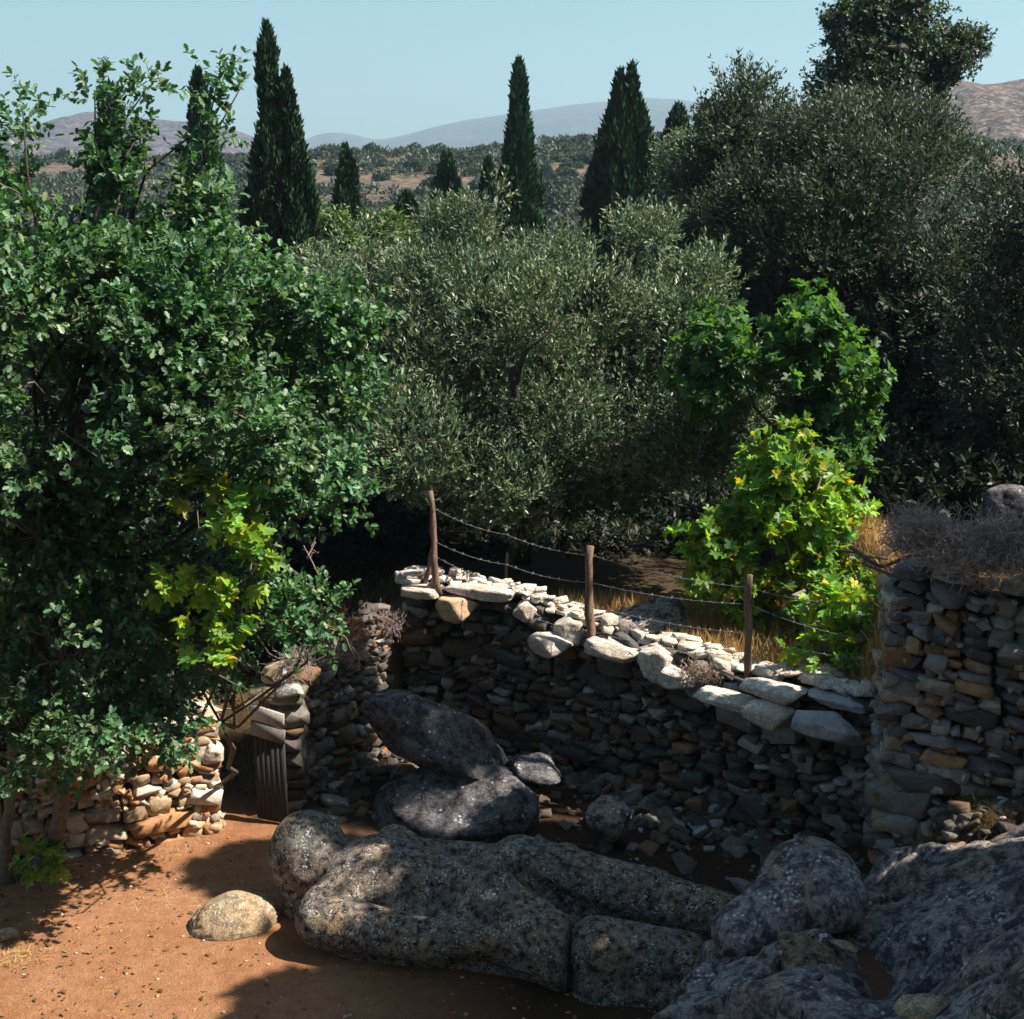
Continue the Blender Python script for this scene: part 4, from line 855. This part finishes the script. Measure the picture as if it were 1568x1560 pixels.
for (ref, band), m in cells.items():
    for q, (_, i) in enumerate(sorted(m)): lab[i] = f'{ORD[q]} bush from the left on the scrub hill {band}, {ref}'
for i, (x, y) in enumerate(spots):
    k = i % 4; o = protos[k] if i < 4 else protos[k].copy()
    if i >= 4: scene.collection.objects.link(o)
    s = rs.uniform(.32, .75) * (1.0 + .2 * (y > 180) * rs.rand()); o.location = (x, y, float(ground_z(x, y)) - .1); o.scale = (s, s, s * rs.uniform(.8, 1.15)); o.rotation_euler = (0, 0, rs.uniform(0, 6.28))
    tag(o, lab[i], 'bush', 'bushes scattered over the scrubby hill')

def scrub():
    rs = np.random.RandomState(97); P, N_, Z = [], [], []
    for k in range(6500):
        y = rs.uniform(75, 215); x = rs.uniform(-.36, .45) * y; m = 26; r = rs.uniform(.35, .95)
        if fbm(np.array([x, y, 0.]) * .035, 2, 4) < -.24: continue
        d = unit(rs.normal(0, 1, (m, 3)) + [0, 0, .5]); P.append(np.array([x, y, float(ground_z(x, y)) + r * .35]) + d * r * [1, 1, .6] * rs.uniform(.5, 1, (m, 1))); N_.append(d)
    P = np.concatenate(P); N_ = np.concatenate(N_); n = len(P)
    tag(leaf_mesh('scrub', 'tuft', P, N_ + rs.normal(0, .6, (n, 3)), rs.normal(0, 1, (n, 3)), rs.uniform(.35, .75, n), [(.035, .06, .045), (.05, .075, .055), (.028, .045, .04), (.07, .08, .06)], rs, M_olive), kind='stuff')
scrub()
# ------------------------------------------------------------------ wire fence
fence = empty('wire_fence', (1, 16, 1.8)); tag(fence, 'rustic barbed wire fence on crooked wooden stakes above the retaining wall', 'fence')
WOOD = (.20, .13, .095)
posts = [((672, 900, 17.0), (659, 752, 17.0), .042), ((906, 985, 15.75), (905, 836, 15.75), .052), ((1144, 1040, 14.55), (1149, 880, 14.55), .042), ((777, 905, 17.6), (777, 846, 17.6), .025), ((648, 892, 17.2), (667, 822, 17.05), .035)]
for k, (a, b_, r) in enumerate(posts):
    mb = MB(); tube(mb, curve(at(*a) - [0, 0, .1], at(*b_), 9, .035, k + 3), np.linspace(r * 1.05, r * .85, 9), 8, WOOD, .3, k); child_of(mb.build('stake', M_twig), fence)
def wire(pts, sag, seed):
    mb = MB(); rs = np.random.RandomState(seed); P = []
    for a, b_ in zip(pts[:-1], pts[1:]):
        a = at(*a); b_ = at(*b_); t = np.linspace(0, 1, 16)[:-1, None]; q = a + (b_ - a) * t; q[:, 2] -= sag * 4 * (t * (1 - t))[:, 0]; P.append(q)
    P = np.concatenate(P + [at(*pts[-1])[None]]); tube(mb, P, .0032, 4, (.16, .16, .18))
    d = np.concatenate([[0], np.cumsum(np.linalg.norm(np.diff(P, axis=0), axis=1))])
    for s in np.arange(.05, d[-1], .13):
        c = np.array([np.interp(s, d, P[:, j]) for j in range(3)])
        for j in range(2):
            v = unit(rs.normal(0, 1, 3)) * .025; tube(mb, [c - v, c + v], .0028, 3, (.24, .24, .26))
    child_of(mb.build('wire', M_twig), fence)
for k, (ya, yb, yc, yd) in enumerate([(778, 838, 880, 905), (828, 880, 905, 960), (850, 915, 950, 990), (880, 955, 985, 1020)]):
    wire([(664, ya, 17.0), (777, (ya * .45 + yb * .55) + 8, 16.5), (906, yb + 12, 15.75), (1146, yc + 20, 14.55), (1330, yd + 20, 13.6)], .05, k)

# ------------------------------------------------------------------ dry brush, dead branches
def brush(name, boxes, n, L, seed, label, col=(.20, .15, .14), r=.004, cat='brushwood', droop=.2, kind=None):
    rs = np.random.RandomState(seed); root = MB(); 
    for (c, rr) in boxes:
        for k in range(n):
            p = np.array(c) + unit(rs.normal(0, 1, 3)) * rs.rand() ** .5 * np.array(rr); d = unit(rs.normal(0, 1, 3) + np.array([0, 0, .35])); l = L * rs.uniform(.4, 1.2)
            q = curve(p, p + d * l, 4, .3, rs.randint(9999)); tube(root, q, np.linspace(r, r * .4, 4), 3, np.array(col) * rs.uniform(.6, 1.5))
            for j in range(3):
                b0 = q[rs.randint(1, 4)]; tube(root, [b0, b0 + unit(d + rs.normal(0, .8, 3)) * l * .4], [r * .6, r * .3], 3, np.array(col) * rs.uniform(.7, 1.6))
    o = root.build(name, M_twig); tag(o, label, cat, kind=kind); return o
def bx3(px, py, Y, w, h, d=.3):
    p = at(px, py, Y); s = mpp(p); return (p, (w * s, d, h * s))
brush('thorn_brush', [bx3(1470, 835, 12.75, 110, 34, .35), bx3(1400, 820, 12.85, 40, 32, .25), bx3(1540, 830, 12.7, 60, 34, .3), bx3(1500, 860, 12.6, 90, 20, .3)], 620, .22, 1, 'tangled dry purple brown thorn brush heaped along the tall wall', (.56, .42, .37), .005)
brush('thorn_brush', [bx3(584, 955, 16.9, 34, 20, .2)], 380, .14, 2, 'small pale dry thorn bush at the left end of the retaining wall', (.30, .23, .22))
brush('thorn_brush', [bx3(1075, 1035, 14.75, 45, 14, .2)], 260, .14, 3, 'bleached dry brush on the wall top near the short stake', (.42, .33, .25))
brush('thorn_brush', [bx3(450, 1020, 14.7, 26, 14, .15), bx3(520, 1000, 15.4, 50, 16, .2)], 150, .2, 4, 'thin grey twigs tangled on top of the gate pillar', (.28, .24, .22))
def branch(name, paths, label, col=(.26, .20, .17), r=.016, seed=0):
    mb = MB(); rs = np.random.RandomState(seed)
    for k, pts in enumerate(paths):
        P = np.array([at(*q) for q in pts]); t = np.linspace(0, 1, len(P)); tt = np.linspace(0, 1, len(P) * 4); Q = np.stack([np.interp(tt, t, P[:, j]) for j in range(3)], -1); Q = Q + vnoise(Q * 6, seed)[:, None] * .012
        tube(mb, Q, np.linspace(r * (1 if k == 0 else .65), r * .3, len(Q)), 5, col)
        for j in range(5):
            b0 = Q[rs.randint(2, len(Q))]; tube(mb, curve(b0, b0 + unit(rs.normal(0, 1, 3) + [0, 0, .3]) * rs.uniform(.08, .2), 4, .2, j), [r * .3, r * .25, r * .2, r * .1], 3, col)
    o = mb.build(name, M_twig); tag(o, label, 'dead branch'); return o
branch('dead_branch', [[(478, 1000, 15.3), (479, 930, 15.3), (490, 885, 15.3), (478, 860, 15.3), (465, 835, 15.3)], [(481, 900, 15.3), (460, 888, 15.2), (442, 868, 15.1)], [(478, 935, 15.3), (450, 915, 15.3), (432, 895, 15.3)], [(470, 855, 15.3), (483, 830, 15.4)]],
       'forked bare grey branch standing in the dark beyond the gate pillar', seed=1)
branch('dead_branch', [[(1385, 812, 12.9), (1372, 790, 12.9), (1362, 770, 12.9), (1352, 745, 12.9)], [(1370, 785, 12.9), (1378, 760, 12.9)], [(1362, 768, 12.9), (1345, 750, 12.9)]], 'forked bare twig sticking up from the thorn brush', seed=2, r=.01)
branch('dead_branch', [[(1300, 838, 13.1), (1350, 868, 13.0), (1400, 850, 12.9), (1450, 860, 12.8), (1500, 868, 12.6), (1568, 860, 12.5)], [(1320, 860, 13.0), (1380, 890, 12.8), (1430, 872, 12.7)], [(1280, 842, 13.2), (1310, 848, 13.1), (1360, 856, 13.0)]], 'long crooked dead bough lying along the thorn brush', (.14, .11, .105), .022, seed=3)
branch('dead_branch', [[(1090, 1022, 14.5), (1140, 1042, 14.3), (1200, 1048, 14.1), (1265, 1062, 13.9)], [(1150, 1044, 14.3), (1210, 1030, 14.2)]], 'grey fallen branch lying on the wall beside the fig', seed=4)
branch('dead_branch', [[(475, 985, 15.0), (500, 960, 15.0), (530, 975, 14.9), (545, 1005, 14.8), (538, 1020, 14.8)], [(520, 968, 14.9), (510, 1000, 14.8)], [(540, 990, 14.9), (556, 1010, 14.8)]], 'pale roots hanging over the dark wall behind the gate', (.30, .24, .20), .008, seed=5)
branch('fallen_branch', [[(300, 1083, 15.2), (330, 1080, 15.2), (360, 1086, 15.1)]], 'short brown log on the wall end by the gateway', (.20, .13, .08), .03, seed=6)

# ------------------------------------------------------------------ dry grass, straw, pebbles, leaf litter
def blades(name, n, area, zfun, h, seed, pal, mat, lay=.35, keep=None):
    rs = np.random.RandomState(seed); x = rs.uniform(area[0], area[1], n); y = rs.uniform(area[2], area[3], n)
    if keep is not None: k = keep(x, y, rs); x, y = x[k], y[k]
    n = len(x); P = np.stack([x, y, zfun(x, y)], -1); ax = rs.normal(0, lay, (n, 3)) + [0, 0, 1.0]
    if lay > 5: ax[:, 2] *= .25
    o = leaf_mesh(name, 'blade', P, ax, rs.normal(0, 1, (n, 3)), h * rs.uniform(.4, 1.3, n), pal, rs, mat); tag(o, kind='stuff'); return o
SHAPES['blade'] = (np.array([(0, .018, 0), (.6, .014, .04), (1, 0, .16), (.6, -.014, .04), (0, -.018, 0)]), [np.array([[0, 1, 2, 3, 4]])])
STRAW = [(.52, .36, .15), (.44, .28, .11), (.60, .46, .24), (.36, .22, .10)]
wally = lambda x: np.interp(x, WALLX, WALLY)
blades('dry_grass', 26000, (.6, 4.6, 13.6, 17.4), ground_z, .24, 1, STRAW, M_straw, .35, lambda x, y, rs: (y > wally(x) + .55) & (fbm(np.stack([x, y, x * 0], -1) * 1.5, 2, 3) > -.35 + rs.normal(0, .2, len(x))))
blades('dry_grass', 7000, (-5.5, -.3, 14.8, 20), ground_z, .2, 2, [(.24, .16, .06), (.18, .13, .05), (.3, .2, .08)], M_straw, .5, lambda x, y, rs: (y > wally(x) + .6) & (x < -1.5))
blades('straw_litter', 15000, (-7, -2.4, 10.8, 14.2), lambda x, y: ground_z(x, y) + .006, .07, 3, STRAW, M_straw, 9, lambda x, y, rs: (y < wally(x) - .02) & ((wally(x) - y < .35 + .25 * rs.rand(len(x))) | (fbm(np.stack([x, y, x * 0], -1) * 1.1, 3, 4) > .22) | (rs.rand(len(x)) < .05)))
blades('weeds', 2200, (3.6, 5.4, 12.0, 12.75), ground_z, .14, 4, [(.14, .12, .05), (.2, .14, .06), (.09, .10, .04)], M_straw, .6)
def pebbles():
    rs = np.random.RandomState(12); mb = MB(); d, f = ico(1)
    for k in range(1500):
        x = rs.uniform(-6.5, 1.5); y = rs.uniform(9.6, 14.2)
        if y > wally(x) - .05: continue
        s = .006 + .014 * rs.rand() ** 3
        if rs.rand() < .02: s *= 2.2
        v = d * (1 + .25 * rs.normal(0, 1, (len(d), 1)) * .6) * [s * rs.uniform(1, 1.6), s, s * .7]
        mb.add(v + [x, y, float(ground_z(x, y)) + s * .3], f, pick(rs, [(.42, .26, .17), (.30, .12, .06), (.5, .4, .3), (.24, .09, .04), (.34, .15, .08)]))
    tag(mb.build('pebbles', M_stone), kind='stuff')
pebbles()
def rubble():
    rs = np.random.RandomState(14); mb = MB()
    for k in range(900):
        x = rs.uniform(-2.2, 5.0); w = float(wally(x)); y = w - rs.exponential(.55) - .05
        if y < 12.4 - .2 * x: continue
        h = .02 + .09 * rs.rand() ** 2.5
        put_stone(mb, (x, y, float(ground_z(x, y)) + h * .3), (h * rs.uniform(1, 2), h * rs.uniform(.8, 1.4), h * .6), rotm(rs.uniform(0, 6), rs.normal(0, .3), rs.normal(0, .3)), pick(rs, PAL_RUST), rs)
    tag(mb.build('rubble', M_stone), kind='stuff')
rubble()
blades('straw_litter', 2500, (-2.2, 4.6, 12.2, 16.5), lambda x, y: ground_z(x, y) + .01, .10, 8, [(.14, .11, .07), (.10, .08, .05), (.2, .15, .09)], M_straw, 9, lambda x, y, rs: (y < wally(x) - .05))
# dead leaves on the dark wall
rs = np.random.RandomState(33); n = 420; c = np.array([at(a, b, Y) for a, b, Y in zip(rs.normal(525, 34, n), rs.normal(965, 20, n), rs.uniform(15.2, 16.2, n))])
c[:, 2] = np.minimum(c[:, 2], 2.3)
tag(leaf_mesh('dead_leaves', 'oak', c, rs.normal(0, 1, (n, 3)), rs.normal(0, 1, (n, 3)), rs.uniform(.05, .09, n), [(.32, .14, .06), (.25, .12, .07), (.38, .22, .12)], rs, M_straw), kind='stuff')
boulder('stump', onz(8, 1432, .05), (.13, .10, .07), (0, .1, .5), 81, .2, mat=M_palerock, label='small weathered lump at the left edge beside a wisp of straw', cat='stone')
blades('straw_heap', 1400, (-5.1, -4.1, 11.3, 12.0), lambda x, y: ground_z(x, y) + .012 + .03 * np.random.RandomState(3).rand(len(x)), .10, 21, STRAW, M_straw, 9, lambda x, y, rs: ((x + 4.65) ** 2 / .12 + (y - 11.65) ** 2 / .05 < 1))
rs = np.random.RandomState(35); n = 700; x = rs.uniform(-6.5, -1.2, n); y = rs.uniform(10.4, 14.2, n); k = (y < wally(x) - .05) & (rs.rand(n) < smooth(-1.0, -5.5, x) + .12); x, y = x[k], y[k]; n = len(x)
tag(leaf_mesh('leaf_litter', 'oak', np.stack([x, y, ground_z(x, y) + .012], -1), rs.normal(0, 1, (n, 3)) * [1, 1, .15], rs.normal(0, .3, (n, 3)) + [0, 0, 1], rs.uniform(.03, .07, n), [(.22, .12, .06), (.30, .18, .09), (.16, .09, .05), (.12, .11, .05)], rs, M_straw), kind='stuff')
# low undergrowth in the shade under the trees
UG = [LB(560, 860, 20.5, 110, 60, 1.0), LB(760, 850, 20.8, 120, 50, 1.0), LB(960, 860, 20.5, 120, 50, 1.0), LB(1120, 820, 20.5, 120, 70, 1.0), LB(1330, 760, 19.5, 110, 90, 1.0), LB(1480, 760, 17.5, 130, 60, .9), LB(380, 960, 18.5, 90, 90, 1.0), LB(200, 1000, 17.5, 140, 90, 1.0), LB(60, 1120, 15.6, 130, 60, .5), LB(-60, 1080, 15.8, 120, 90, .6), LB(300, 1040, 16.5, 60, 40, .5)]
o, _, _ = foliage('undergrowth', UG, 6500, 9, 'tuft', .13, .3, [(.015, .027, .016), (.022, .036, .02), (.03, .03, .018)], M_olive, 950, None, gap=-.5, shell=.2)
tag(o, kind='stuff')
